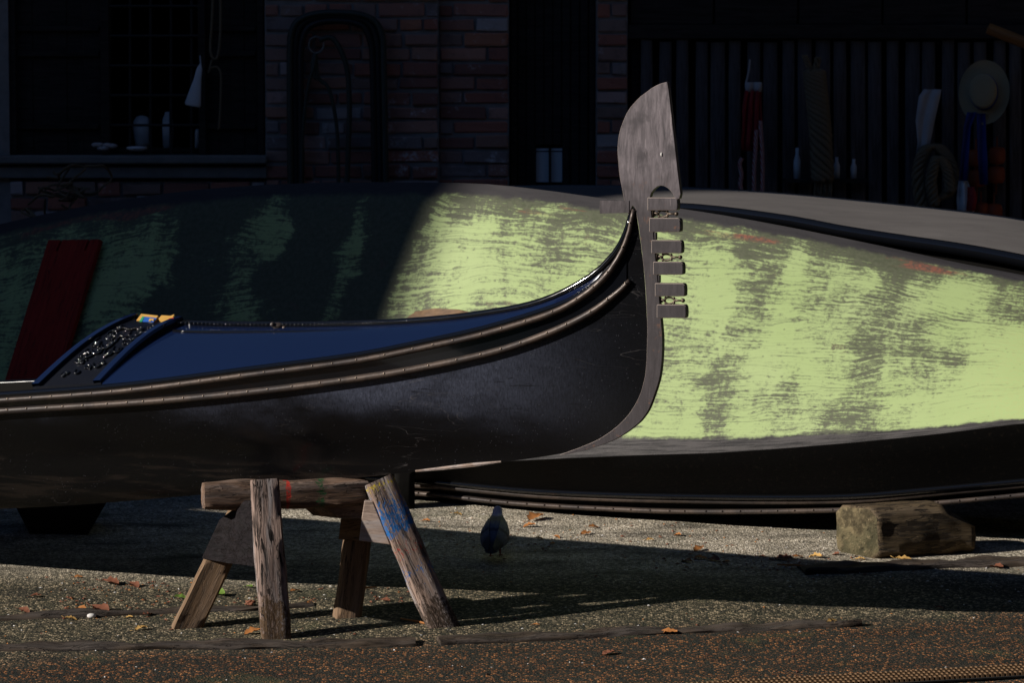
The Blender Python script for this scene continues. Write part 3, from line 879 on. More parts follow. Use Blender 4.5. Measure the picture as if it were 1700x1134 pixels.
def crest(name, poly, h, th, mat, lab=None):
    o = MB().prism([pb(x, y, h) for x, y in poly], bn * th).build(name, MAT[mat], board)
    if lab: o['label'] = lab
crest('crest', [(228, 536), (236, 525), (264, 528), (257, 538)], -.008, .012, 'gold', 'gold crest panel with a blue and green field')
crest('crest_field', [(237, 535), (241, 527), (261, 529.5), (255, 536)], .004, .004, 'blue')
crest('crest_field', [(231.5, 535), (237, 526.5), (240.5, 527), (236, 535)], .004, .004, 'greenp')
crest('crest_field', [(247, 533.5), (249, 529.5), (256, 530.5), (255, 533), (251, 532.2), (250, 534)], .008, .003, 'gold')
crest('crest', [(265, 534), (270, 528), (285, 529), (291, 526.5), (289, 532), (279, 539), (272, 541)], -.008, .014, 'gold', 'gold scroll beside a red field')
crest('crest_field', [(276, 537), (281, 530), (289, 528.8), (287, 532), (279, 538.5)], .006, .004, 'red')
for poly in ([(222, 545), (224, 539), (226, 539), (224.5, 545)], [(226, 546), (230, 539.5), (233, 539.5), (229, 546)], [(246, 542), (249, 537), (257, 537), (251, 543)]):
    crest('crest_stroke', poly, -.008, .01, 'gold')
# prow iron
def ip(x, y): return gpl(x, y, -.011)
blade = [(1107.5, 135.5), (1110, 150), (1115, 195), (1120, 240), (1125, 285), (1129.6, 322), (1127.6, 330), (1120, 329.5), (1117, 321), (1110, 313), (1103, 308.8), (1097.7, 307.8), (1092, 309), (1086, 313.5), (1081, 320), (1078, 329.5),
         (1080, 345), (1084, 385), (1087.5, 425), (1091, 460), (1094, 495), (1097, 530), (1099.3, 560), (1099, 590), (1096, 620), (1091, 641), (1079, 675), (1069, 692), (1056, 706), (1028, 726), (993, 741), (945, 754), (929, 755.5),
         (961, 744), (993, 730), (1021, 711), (1043, 689), (1059, 663), (1067, 641), (1072.5, 610), (1074.5, 553), (1073.5, 515), (1071, 470), (1066, 420), (1060, 375), (1055, 345), (1050, 341), (1043, 357), (1037.6, 337), (1034, 320), (1031.2, 306), (1028.4, 290), (1026.5, 270), (1025.2, 244), (1029, 217), (1037.6, 193.7), (1044, 181.5), (1053, 170.4), (1062, 161), (1072.5, 153), (1084, 144.5), (1096, 138.6)]
def spl(seg, per=4): return [(p.x, p.y) for p in smooth_path([Vector((a, b, 0)) for a, b in seg], per)]
i_tip = blade.index((929, 755.5)); i_bot = blade.index((1094, 495)); i_in = blade.index((1066, 420)); i_b = blade.index((1037.6, 337))
blade = blade[:i_bot] + spl(blade[i_bot:i_tip + 1]) + spl(blade[i_tip + 1:i_in + 1]) + blade[i_in + 1:i_b] + spl(blade[i_b:] + blade[:1])[:-1]
m = MB(); m.prism([ip(x, y) for x, y in blade], GT * .022)
iron = m.build('prow_iron', MAT['iron'], gon)
iron.data.materials.append(MAT['ironglint'])
bv = iron.modifiers.new('bevel', 'BEVEL'); bv.width = .0028; bv.material = 1; bv.segments = 1; bv.limit_method = 'ANGLE'; bv.angle_limit = R(40)
teeth = [(1078.6, 328, 1125, 349), (1081.5, 362, 1129.5, 385), (1085, 399, 1132, 420.5), (1088, 435, 1134, 456), (1091, 470.5, 1137, 492), (1094, 506, 1139, 528)]
for (x0, y0, x1, y1) in teeth:
    poly = [(x0 - 4, y0 - .5), (x1 - 3, y0 - .3), (x1 - .6, y0 + 3), (x1, (y0 + y1) / 2), (x1 - .2, y1 - 3), (x1 - 1.5, y1), (x0 - 4, y1 + .3)]
    o = MB().prism([gpl(x, y, -.0135) for x, y in poly], GT * .027).build('tooth', MAT['iron'], iron)
    o.data.materials.append(MAT['ironglint'])
    bv = o.modifiers.new('bevel', 'BEVEL'); bv.width = .0024; bv.segments = 1; bv.material = 1; bv.limit_method = 'ANGLE'; bv.angle_limit = R(50)
o = MB().prism([gpl(x, y, -.0135) for x, y in ((996, 332.5), (1044, 333), (1044, 353), (996, 354.5), (995, 343))], GT * .027).build('tooth', MAT['iron'], iron)
o['label'] = 'single backward pointing tooth'
for (x0, y) in ((1081, 355), (1087.5, 427), (1092, 499)):
    c0 = gpl(x0, y, 0); ux = (gpl(x0 + 1, y, 0) - c0)
    m = MB(); m.prism([gpl(x0 - 3, y - 5.5, -.008), gpl(x0 + 3.5, y - 5.5, -.008), gpl(x0 + 3.5, y + 5.5, -.008), gpl(x0 - 3, y + 5.5, -.008)], GT * .016)
    P_ = lambda dx, dy: gpl(x0 + dx, y + dy, 0)
    m.tube([P_(3, -2), P_(9, -1), P_(12, 0)], [.007, .004, .006], 6); m.tube([P_(3, 2.5), P_(8, 1.5)], .004, 6)
    loop = [P_(20 + 8 * math.cos(a), (5.2 * math.sin(a)) * (1 - .25 * math.cos(a))) for a in [i * 2 * math.pi / 16 for i in range(16)]]
    m.tube(loop, .0034, 6, closed=True)
    for (dx, dy) in ((13, -4.5), (13, 4.5), (27, -3.8), (27, 3.8)): m.ball(P_(dx, dy), .005, 6, 5)
    m.tube([P_(28, 0), P_(34, 0), P_(40, 0)], [.0055, .0035, .0035], 6); m.ball(P_(42, 0), .0075, 8, 6)
    m.build('tooth_ornament', MAT['bronze'], iron, smooth=True)
for (x0, y) in ((1085, 392), (1091, 463)):
    MB().prism([gpl(x0 - 3, y - 6, -.008), gpl(x0 + 3.4, y - 6, -.008), gpl(x0 + 3.4, y + 6, -.008), gpl(x0 - 3, y + 6, -.008)], GT * .016).build('stub', MAT['iron'], iron)
m = MB(); m.ball(gpl(1098, 256, -.013), .0048, 8, 5, (.7, .5, 1.5)); m.build('paint_fleck', MAT['chip'], iron, smooth=True)
# pale wear strip under the forefoot
P = [solve(c, KB(c) - 1, .0, .003) for c in (690, 740, 790, 832)]
MB().tube(P, [.004, .007, .008, .003], 6).build('keel_strip', MAT['palewood'], gon)

# ================================================================ green boat on its side
BY = R(21)
BA = Vector((math.cos(BY), -math.sin(BY), 0)); BT = Vector((math.sin(BY), math.cos(BY), 0)); BO = Vector((.6, 1.77, 0))
def bpl(px, py, v):
    P = at_plane(px, py, BO + BT * v, BT)
    for _ in range(3):
        u = (P - BO).dot(BA)
        P = at_plane(px, py, BO + BT * (v + .028 * u * u), BT)
    return P
TOPS = trace([(-750, 560), (-300, 440), (0, 372), (100, 350), (200, 332), (300, 318), (400, 309), (500, 304), (640, 302), (800, 305), (900, 315), (1000, 329), (1100, 342), (1200, 357), (1300, 375), (1400, 395), (1500, 416), (1600, 438), (1700, 457), (2000, 525), (2450, 640)])
CHN = trace([(-750, 640), (0, 735), (500, 772), (800, 768), (930, 762), (1050, 757), (1200, 752), (1400, 737), (1550, 722), (1700, 704), (2000, 684), (2450, 665)])
RUP = trace([(-750, 670), (0, 765), (500, 795), (720, 808), (900, 824), (1150, 832), (1400, 832), (1550, 820), (1700, 806), (2000, 775), (2450, 690)])
RLO = trace([(-750, 680), (0, 780), (500, 806), (720, 822), (850, 836), (1000, 845), (1150, 850), (1400, 847), (1500, 840), (1700, 822), (2000, 788), (2450, 700)])
bcols = [-750 + 40 * i for i in range(81)]
rows = []; uvs = []
for c in bcols:
    yt, yc, yu, yl = TOPS(c), CHN(c), RUP(c), RLO(c)
    r_ = []; g_ = []
    vt = .43
    r_.append(bpl(c, yl - 1, .10)); g_.append(-.30)
    r_.append(bpl(c, yl, 0)); g_.append(-.25)
    r_.append(bpl(c, yu, -.015)); g_.append(-.2)
    for k in (.33, .66): r_.append(bpl(c, yu + (yc - yu) * k, -.015 - .15 * k)); g_.append(-.2 * (1 - k))
    r_.append(bpl(c, yc, -.165)); g_.append(-.02)
    yr = yt + (yc - yt) * .075
    for k in range(15):
        q = k / 14
        r_.append(bpl(c, yc - 1 + (yr - yc + 1) * q, -.165 + (vt - .09 + .165) * q - .03 * math.sin(q * math.pi)))
        g_.append((yc - (yc - 1 + (yr - yc + 1) * q)) / (yc - yt))
    r_.append(bpl(c, yt + (yr - yt) * .35, vt - .03)); g_.append(.974)
    top_ = bpl(c, yt, vt); r_.append(top_); g_.append(1.0)
    r_.append(top_ + BT * .09 - Vector((0, 0, .012))); g_.append(1.06)
    zb = min(top_.z, gz(top_.y) + .1)
    r_.append(top_ + BT * .16 + Vector((0, 0, (zb - top_.z) * .35))); g_.append(1.3)
    e_ = top_ + BT * .10; e_.z = zb + .02; r_.append(e_); g_.append(1.6)
    rows.append(r_)
    uvs += [((p - BO).dot(BA), g) for p, g in zip(r_, g_)]
gb = thing('upturned_boat', 'boat lying on its side showing a worn bright green bottom', 'boat', (BO.x, BO.y + .3, gz(2)))
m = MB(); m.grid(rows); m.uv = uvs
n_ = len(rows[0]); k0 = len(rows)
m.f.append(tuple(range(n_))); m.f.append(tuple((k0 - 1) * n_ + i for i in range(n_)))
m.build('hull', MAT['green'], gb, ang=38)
for tr, v, rr, nm in ((RLO, -.012, .011, 'rubbing_rail'), (RUP, -.03, .012, 'rubbing_rail')):
    MB().tube([bpl(c, tr(c), v) for c in bcols], rr, 7).build(nm, MAT['rail'], gb, smooth=True)
MB().tube([bpl(c, RUP(c) - 7, -.045) for c in bcols], .012, 7).build('gunwale_strip', MAT['lacquer'], gb, smooth=True)
m = MB(); rn = random.Random(5)
for c in range(-300, 2000, 30): m.ball(bpl(c + rn.uniform(-4, 4), RLO(c) - 1, -.023), .0035, 6, 4)
tag(m.build('nail_heads', MAT['rail'], gb, smooth=True), kind='stuff')
# dark scuffed patch of lifted planking on the bottom
PC = [(668, 533), (690, 517), (720, 512), (760, 514), (790, 521), (760, 530), (720, 537), (680, 541)]
def bottom_pt(px, py, lift):
    yt, yc = TOPS(px), CHN(px); yr = yt + (yc - yt) * .075; q = max(0, min(1, (yc - py) / (yc - yr)))
    return bpl(px, py, -.165 + (.43 - .09 + .165) * q - .03 * math.sin(q * math.pi) - lift)
m = MB(); m.prism([bottom_pt(x, y, .012) for x, y in PC], BT * .03); m.build('lifted_plank', MAT['farleg'], gb)

# unseen tall house left of the yard: the rake of its roof is shaped to throw the shade edge across the green boat
XC = -20.0
def back_to(P): t = (P.x - XC) / SUNK.x; return P - SUNK * t
E1 = back_to(bottom_pt(672, 525, 0)); E2 = back_to(bottom_pt(742, 322, 0))
kr = (E2.y - E1.y) / (E2.z - E1.z)
zw = E1.z - .45; yw = E1.y - .45 * kr
th = thing('tall_house', 'tall house left of the yard, roof raked for the shade edge, out of view', 'house', (XC - 5, yw + 10, .3))
MB().box((XC - 10, yw + .002, .3), (XC - .05, yw + 22, zw)).build('wall', MAT['plaster'], th)
zr_ = zw + 16
MB().prism([(XC - 10, yw, zw), (XC - 10, yw + kr * 16, zr_), (XC - 10, yw + 22 - kr * 4, zr_), (XC - 10, yw + 22, zw)], (10, 0, 0)).build('roof', MAT['rooftile'], th)
for i in range(6):
    for k in range(3):
        y = yw + 2 + i * 3.2; z = 1.6 + k * 2.9
        w_ = MB().box((XC - .05, y - .5, z), (XC, y + .5, z + 1.5)).build('window', MAT['glass_dark'], th)
        MB().box((XC - .05, y - .6, z - .1), (XC + .07, y + .6, z - .01)).build('window_sill', MAT['stone'], w_)

# ================================================================ grey boat behind
RB = trace([(250, 395), (700, 345), (880, 335), (1130, 337), (1300, 357), (1400, 376), (1500, 392), (1600, 407), (1700, 426), (2100, 510)])
RT = trace([(250, 375), (700, 318), (880, 309), (1130, 311.5), (1300, 322), (1450, 336), (1600, 352), (1700, 366), (2100, 440)])
rows = []
for i in range(48):
    c = 250 + i * 39.4
    a, b = RB(c), RT(c)
    N = bpl(c, a, .84); T_ = bpl(c, b, 1.4)
    r_ = [Vector((N.x, N.y + .10, gz(N.y) + .1)), N + Vector((0, .06, -.35 * max(.1, (N.z - .3) / 1.2))), N + Vector((0, .01, -.03)), N]
    for k in (.25, .5, .75): r_.append(N + (T_ - N) * k + Vector((0, 0, .012 * math.sin(k * math.pi))))
    r_ += [T_, T_ + Vector((.02, .12, -.06)), Vector((T_.x + .03, T_.y + .2, gz(T_.y) + .1))]
    rows.append(r_)
yb2 = thing('upturned_boat', 'dusty grey upturned hull lying behind the green boat', 'boat', (1.5, 3.0, gz(3)))
m = MB(); m.grid([r_[3:8] for r_ in rows]); m.build('bottom', MAT['greyhull'], yb2, smooth=True)
m = MB(); m.grid([r_[:4] for r_ in rows]); m.grid([r_[7:] for r_ in rows])
for r_ in (rows[0], rows[-1]): m.add(r_, [tuple(range(len(r_)))])
m.build('side', MAT['tarred'], yb2, ang=40)
MB().tube([r_[3] + Vector((0, -.012, -.02)) for r_ in rows], [.012 + .022 * i / len(rows) for i in range(len(rows))], 7).build('chine_strip', MAT['lacquer'], yb2, smooth=True)
MB().tube([r_[7] + Vector((0, 0, -.004)) for r_ in rows], .010, 7).build('chine_strip', MAT['lacquer'], yb2, smooth=True)

# ================================================================ sawhorse
def foot_pt(px, py): q = on_ground(px, py); q.z = gz(q.y); return q
LF = foot_pt(458, 1058); LB = foot_pt(311, 1040); RF = foot_pt(735, 1041); RBk = foot_pt(577, 1024)
bL = at(337, 824, .03); bR = at(607, 816, .16); bL.z = bR.z = (at(337, 824, .03).z + at(607, 816, .16).z) / 2
saw = thing('sawhorse', 'paint-splashed wooden sawhorse holding up the gondola', 'sawhorse', ((LF + RBk + LB + RF) / 4))
bd = (bR - bL).normalized(); bside = Vector((-bd.y, bd.x, 0))
beam('beam', bL, bR, bside, .10, .098, MAT['beamwood'], saw, seed=1, amp=.007, rings=24, cham=.16)
def leg(foot, px, py, Y, mat, w=.105, th=.058, seed=0, wd=None):
    t = at(px, py, Y)
    return beam('leg', foot, t, wd or bd, w, th, mat, saw, seed=seed, foot=True, amp=.005, rings=22, cham=.14)
o = leg(LF, 439, 797, -.02, MAT['legwood'], .104, .06, 3); o['label'] = 'deeply cracked grey front leg'
o = leg(RF, 628, 797, .085, MAT['legblue'], .105, .062, 5); o['label'] = 'front leg splashed with blue paint'
leg(LB, 405, 845, .17, MAT['farleg'], .10, .06, 8)
leg(RBk, 600, 850, .28, MAT['farleg'], .10, .06, 9)
def gusset(pts, th, mat, lab, nrm):
    m = MB(); m.prism(pts, nrm * th); o = m.build('gusset', MAT[mat], saw); o['label'] = lab
    bv = o.modifiers.new('bevel', 'BEVEL'); bv.width = .003; bv.segments = 2
gusset([at(334, 928, .075), at(364, 863, .075), at(405, 832, .005), at(419, 832, -.045), at(426, 942, -.065), at(380, 936, .02)], .022, 'blackboard', 'dark tarred brace board', Vector((.5, .85, 0)))
gusset([at(605, 831, .045), at(619, 833, .043), at(648, 905, .04), at(596, 898, .055), at(600, 862, .05)], .02, 'palewood', 'pale sawn brace board', Vector((0.05, 1, 0)))
m = MB(); m.prism([at(536, 836, .09), at(604, 838, .12), at(602, 861, .12), at(564, 861, .105)], Vector((-.1, .08, 0))); m.build('corbel', MAT['beamwood'], saw)
m = MB(); m.prism([at(566, 862, .20), at(612, 862, .21), at(610, 900, .21), at(562, 896, .20)], Vector((0, .022, 0))); m.build('gusset', MAT['farleg'], saw)

# ================================================================ blocks and boards
e0 = foot_pt(1458, 930); ax = Vector((.965, .26, 0)).normalized(); sd = Vector((-ax.y, ax.x, 0))
def bmod(v, L):
    v.x -= .52 * (v.y + .1) * max(0, 1 - max(v.x, 0) / .3)
    if v.x > L * .66 and v.z > 0: v.z -= (v.x - L * .66) * .62 * (v.z / .095)
    if v.x > L * .55 and v.z < -.05: v.z += .012 * math.sin(v.x * 40)
    return v
bc = e0 + sd * .10 + Vector((0, 0, .098))
dz = Vector((0, 0, SLOPE * ax.y * .5))
o = beam('timber_block', bc, bc + ax * .405 + dz, sd, .20, .200, MAT['blockwood'], None, seed=21, amp=.010, rings=30, cham=.15, endr=.93, mod=bmod, end_mat=MAT['blockend'])
tag(o, 'squared old timber block propping the green boat at right', 'block')
q = foot_pt(98, 889)
m = MB(); tz = .24
m.prism([q + Vector((-.115, 0, 0)), q + Vector((.115, 0, 0)), q + Vector((.19, 0, .13)), q + Vector((.19, 0, tz)), q + Vector((-.18, 0, tz)), q + Vector((-.18, 0, .13))], (0, .22, .018))
tag(m.build('support_block', MAT['blackboard']), 'dark trapezoid support block in shadow under the gondola at left', 'block')
q = foot_pt(672, 843)
tag(beam('prop_post', q + Vector((0, 0, -.004)), q + Vector((0, 0, .2)), (1, 0, 0), 0.08, .10, MAT['tarred'], None, 31, amp=.006),
    'short dark prop post under the green boat behind the sawhorse', 'post')
# red board leaning on the green boat
rb0 = bottom_pt(47, 640, .05); rb0b = bottom_pt(118, 399, .05)
d_ = (rb0b - rb0).normalized(); ln = (rb0b - rb0).length
wdir = (bottom_pt(160, 399, .05) - bottom_pt(76, 399, .05)); bw = wdir.length
foot = rb0 - d_ * .48
rb = thing('leaning_board', 'dark red painted board leaning on the green boat at left', 'board', foot)
nrm = wdir.normalized().cross(d_); nrm = nrm if nrm.y > 0 else -nrm
fl = lambda a, b: foot + wdir * (a - .5) + d_ * b
LT = ln + .48
poly = [fl(0, 0), fl(1, 0), fl(1, LT), fl(.82, LT), fl(.80, LT - .055), fl(.76, LT - .055), fl(.77, LT), fl(.28, LT), fl(.25, LT - .055), fl(.21, LT - .055), fl(.23, LT), fl(0, LT)]
Mi = Matrix((d_, wdir.normalized(), nrm)).transposed().to_4x4(); Mi.translation = foot
m = MB(); m.prism([Mi.inverted() @ p for p in poly], (0, 0, .024)); o = m.build('plank', MAT['redboard'])
adopt(o, rb); o.matrix_basis = Mi

# ================================================================ pigeon
def pigeon_mat():
    n = NT('pigeon_plumage'); v = n.coord(); q = n.sep(v)
    f = n.noise(n.mapped(v, (50, 18, 50)), 2, 4, .6)
    body = n.mix(f, (.06, .07, .11), (.15, .17, .24))
    z = n.math('ADD', q[2], n.math('MULTIPLY', f, .006))
    c = n.mix(n.step(z, .135, .15), body, (.07, .06, .085)); c = n.mix(n.step(z, .155, .162), c, (.42, .38, .46))  # head violet paled to look sunlit
    c = n.mix(n.step(q[1], -.07, -.10), c, (.03, .032, .045))
    bar = n.step(n.math('ABSOLUTE', n.math('SUBTRACT', n.math('ADD', q[1], n.math('MULTIPLY', q[2], .4)), .0)), .012, .006)
    c = n.mix(n.math('MULTIPLY', bar, .7), c, (.02, .02, .03))
    n.bump(f, .4, .004)
    return n.done(c, .6, 0, .3)
MAT['feather'] = pigeon_mat()
MAT['pleg'] = m_plain('pigeon_leg', (.30, .07, .06), .7)
pq = foot_pt(822, 925)
pg = thing('pigeon', 'dark grey pigeon walking away between the two boats', 'bird', pq)
def loft(spine, n=16):
    V = []; F = []
    for (y, z, rx, rz) in spine:
        for k in range(n):
            a = 2 * math.pi * k / n; V.append((rx * math.cos(a), y, z + rz * math.sin(a)))
    for i in range(len(spine) - 1):
        for k in range(n): F.append((i*n + k, i*n + (k+1) % n, (i+1)*n + (k+1) % n, (i+1)*n + k))
    F.append(tuple(range(n))); F.append(tuple((len(spine) - 1) * n + k for k in range(n)))
    return MB().add(V, F)
def local(o):
    adopt(o, pg); o.location = pq; o.rotation_euler = (0, 0, R(-6))
    s_ = o.modifiers.new('sub', 'SUBSURF'); s_.levels = 1; s_.render_levels = 2; return o
body = local(loft([(-.150, .036, .022, .004), (-.12, .044, .030, .008), (-.085, .058, .034, .018), (-.055, .075, .046, .036), (-.02, .088, .054, .048), (.02, .098, .055, .052), (.05, .112, .046, .046), (.068, .132, .031, .032), (.076, .150, .0225, .024), (.082, .162, .020, .021), (.09, .172, .0195, .018), (.10, .176, .015, .013), (.108, .175, .006, .006)]).build('body', MAT['feather'], None, smooth=True))
for s in (-1, 1):
    m = MB(); V = []
    for i, (y, z, ro, zt, zb) in enumerate([(.055, .118, .040, .020, .020), (.03, .108, .056, .030, .034), (-.01, .098, .0605, .030, .040), (-.05, .084, .056, .024, .030), (-.09, .066, .042, .016, .018), (-.125, .052, .026, .008, .009), (-.145, .046, .014, .003, .004)]):
        V.append([Vector((s * ro * .35, y, z + zt + .012)), Vector((s * ro * .75, y, z + zt * .8)), Vector((s * ro, y, z)), Vector((s * ro * .93, y, z - zb)), Vector((s * ro * .8, y, z - zb)), Vector((s * ro * .85, y, z)), Vector((s * ro * .6, y, z + zt * .55)), Vector((s * ro * .3, y, z + zt))])
    for r_ in V: r_.append(r_[0].copy())
    m.grid(V); local(m.build('wing', MAT['feather'], None, smooth=True))
    m = MB(); lx = .017 * s; ly = .0 + .025 * (s > 0)
    m.tube([(lx, ly, .055), (lx, ly - .006, .03), (lx, ly, .004)], [.008, .0045, .004], 6)
    for a in (-.5, 0, .5): m.tube([(lx, ly, .005), (lx + .022 * math.sin(a), ly + .024 * math.cos(a), .002)], [.0035, .002], 5)
    m.tube([(lx, ly, .005), (lx, ly - .013, .002)], [.0035, .002], 5)
    local(m.build('leg', MAT['pleg'], None, smooth=True))
m = MB(); m.tube([(0, .104, .174), (0, .118, .170), (0, .126, .166)], [.005, .0035, .001], 6); local(m.build('beak', MAT['black'], None, smooth=True))

# ================================================================ timbers in the ground, ribbed strip
labs = ['long worn timber sunk in the ground in front of the sawhorse, left length', 'long worn timber sunk in the ground to the right of the sawhorse',
        'dirt-covered timber sunk in the ground behind the leaf litter at left', 'broad dark timber sunk in the ground before the squared block']
for (a, b, w), lb, i in zip(SLEEP_W, labs, range(9)):
    a = a.copy(); b = b.copy(); a.z = gz(a.y) - .006; b.z = gz(b.y) - .006
    tag(beam('sunken_timber', a, b, Vector((-(b - a).y, (b - a).x, 0)), w * 1.2, .036, MAT['sleeper'], None, seed=40 + i * 7, amp=.014, rings=60, cham=.25), lb, 'timber', 'timbers sunk in the yard ground')
s0 = on_ground(1060, 1146); s1 = on_ground(1760, 1106)
sdv = (s1 - s0); sl = sdv.length; sdv.normalize(); sn = Vector((sdv.y, -sdv.x, 0)).normalized()
st = thing('ribbed_strip', 'ribbed brown anti-slip strip set in the ground at lower right', 'strip', s0)
upn = Vector((0, -SLOPE, 1)).normalized()
sn = (sdv.cross(upn)).normalized()
if sn.y > 0: sn = -sn
MB().prism([s0 + upn * .001, s1 + upn * .001, s1 + sn * .125 + upn * .001, s0 + sn * .125 + upn * .001], upn * .006).build('backing', MAT['black'], st)
m = MB()
for k in range(4):
    y0 = k * .03
    m.add([(0, y0, 0), (.0105, y0, 0), (.0105, y0 + .027, 0), (0, y0 + .027, 0), (.0, y0 + .003, .010), (.0105, y0 + .003, .008), (.0105, y0 + .024, .012), (0, y0 + .024, .014)],
          [(3, 2, 1, 0), (4, 5, 6, 7), (0, 1, 5, 4), (1, 2, 6, 5), (2, 3, 7, 6), (3, 0, 4, 7)])
ref = m.build('rib', MAT['strip']); rib_mesh = ref.data; bpy.data.objects.remove(ref)
Mr = Matrix((sdv, sn, sdv.cross(sn))).transposed()
if Mr.col[2].z < 0: Mr.col[2] = -Mr.col[2]
for k in range(int(sl / .0178)):
    o = bpy.data.objects.new('rib', rib_mesh); col.objects.link(o); adopt(o, st)
    M4 = Mr.to_4x4(); M4.translation = s0 + sdv * (k * .0178 + .002) + upn * .007; o.matrix_basis = M4

# ================================================================ litter
def leaf_mesh(name, mat, seed, length=.07, width=.035, lobes=0):
    rn = random.Random(seed); m = MB(); n = 9; L, Rr, C = [], [], []
    for i in range(n):
        t = i / (n - 1); w = width * .5 * math.sin(math.pi * min(1, t * 1.02 + .01)) ** .7
        if lobes: w *= .62 + .5 * abs(math.sin(t * math.pi * lobes))
        x = (t - .5) * length; cz = .012 * math.sin(t * 3.1) * rn.uniform(.6, 1.4)
        C.append(Vector((x, rn.uniform(-.002, .002), .003 + cz * .4)))
        L.append(Vector((x, w, .004 + cz + rn.uniform(0, .012)))); Rr.append(Vector((x, -w, .003 + cz * .6 + rn.uniform(0, .010))))
    m.grid([L, C, Rr]); m.tube([C[0], C[0] + Vector((-length * .3, rn.uniform(-.01, .01), .004))], .0012, 4)
    me = m.build(name, MAT[mat], None, smooth=True); d = me.data; bpy.data.objects.remove(me); return d
LM = {'o': [leaf_mesh('fallen_leaf', 'leaf', i, .075, .045, 3) for i in range(3)], 'b': [leaf_mesh('fallen_leaf', 'leaf2', i + 5, .075, .045, 3) for i in range(2)],
      'y': [leaf_mesh('fallen_leaf', 'leafy', i + 9, .07, .03) for i in range(2)], 'g': [leaf_mesh('fallen_leaf', 'leafg', 15, .07, .04)]}
LEAF = [(707, 866, 'o', .6), (890, 862, 'o', 1.5), (879, 874, 'o', .8), (973, 888, 'o', .8), (985, 877, 'o', .7), (895, 896, 'y', .6), (924, 894, 'o', .55), (917, 904, 'o', .5), (1079, 900, 'y', .6),
        (1125, 891, 'o', .6), (1160, 914, 'o', .9), (1163, 929, 'o', .8), (1185, 931, 'b', .9), (1301, 929, 'b', 1.1), (1354, 927, 'y', 1.0), (1325, 926, 'o', .7), (1502, 935, 'y', 1.3), (1428, 931, 'y', .7),
        (1654, 944, 'b', 1.0), (1660, 938, 'y', .6), (1382, 1038, 'y', 1.1), (1110, 1055, 'o', 1.0), (1140, 934, 'b', .8), (1205, 934, 'o', .6), (760, 855, 'y', .6), (1388, 922, 'b', .6),
        (183, 970, 'b', 1.4), (222, 974, 'b', 1.0), (165, 1015, 'b', 1.6), (118, 1030, 'y', .8), (235, 1045, 'y', .9), (420, 1052, 'o', 1.0), (364, 990, 'g', 1.1), (300, 997, 'g', .8), (414, 976, 'g', .6), (490, 983, 'o', .7), (135, 1012, 'o', .8),
        (215, 1026, 'y', .5), (245, 1022, 'b', .7), (40, 1015, 'b', .8), (60, 992, 'b', .7), (130, 960, 'o', .5), (515, 1004, 'o', .5), (470, 985, 'y', .5), (890, 1040, 'o', .4), (640, 1000, 'b', .6), (1560, 1010, 'b', .5), (1010, 1087, 'b', .8)]
names = {'o': ('curled orange', 'orange'), 'b': ('dull brown', 'brown'), 'y': ('yellowish', 'yellow'), 'g': ('fresh green', 'green')}
rn = random.Random(8)
uniq = {(890, 862): 'largest curled orange leaf, lying beyond the pigeon', (1502, 935): 'bright yellow-orange leaf right in front of the squared timber block', (1382, 1038): 'narrow orange leaf beside the sunken timber at lower right',
        (420, 1052): 'flat orange leaf touching the foot of the cracked sawhorse leg', (364, 990): 'fresh green leaf standing behind the back-left sawhorse leg', (300, 997): 'pale green leaf at the outer side of the back-left sawhorse leg',
        (165, 1015): 'biggest red-brown leaf at left beside a white shell', (1654, 944): 'brown leaf lying right of the squared timber block', (414, 976): 'small square scrap of green leaf by the cracked sawhorse leg', (222, 974): 'reddish leaf curling at the edge of the shadow at left'}
for (x, y, k, s) in LEAF:
    q = foot_pt(x, y)
    zone = 'on the sunlit ground between the boats' if (y < 936 and x < 1260) else ('in the foreground left of the sawhorse' if x < 300 else ('near the sawhorse feet' if x < 700 else 'on the ground at right'))
    o = place(rn.choice(LM[k]), 'fallen_leaf', None, (q.x, q.y, ground_h(q.x, q.y) + .002), (rn.uniform(-.2, .2) + SLOPE, rn.uniform(-.25, .25), rn.uniform(-.9, .9)), (s * .85, s * .85, s * .7))
    tag(o, uniq.get((x, y), f'small {names[k][0]} fallen leaf {zone}'), 'leaf', f'{names[k][1]} leaves {zone}')
def chips(name, mat, n, rngs, smin, smax, seed):
    m = MB(); rr = random.Random(seed)
    for _ in range(n):
        x0, x1, y0, y1 = rr.choice(rngs); q = on_ground(rr.uniform(x0, x1), rr.uniform(y0, y1)); z = ground_h(q.x, q.y)
        s = rr.uniform(smin, smax); a = rr.uniform(0, 6.28); c, d = math.cos(a) * s, math.sin(a) * s; e = rr.uniform(.3, .8)
        P = [Vector((q.x + c, q.y + d, z + s * .1)), Vector((q.x - d * e, q.y + c * e, z + s * .2)), Vector((q.x - c, q.y - d, z + s * .1)), Vector((q.x + d * e, q.y - c * e, z + s * .1))]
        m.add(P + [Vector((q.x, q.y, z + s * rr.uniform(.4, .7)))], [(0, 1, 4), (1, 2, 4), (2, 3, 4), (3, 0, 4)])
    return tag(m.build(name, MAT[mat]), kind='stuff')
o = chips('white_grit', 'chip', 260, [(0, 560, 960, 1060), (680, 1350, 845, 930), (1300, 1700, 930, 985), (560, 1100, 990, 1110), (0, 1700, 930, 1130)], .003, .008, 3); o['label'] = 'tiny white chips scattered over the ground'
o = chips('leaf_crumbs', 'leaf2', 320, [(100, 330, 965, 1030), (700, 1380, 860, 935), (1100, 1420, 920, 948), (380, 700, 975, 1010), (0, 1700, 930, 1130)], .004, .012, 4); o['label'] = 'brown leaf crumbs scattered over the ground'
o = chips('leaf_flecks', 'leaf', 240, [(100, 330, 965, 1030), (700, 1380, 850, 935), (0, 1700, 930, 1130)], .003, .008, 6); o['label'] = 'orange leaf flecks scattered over the ground'
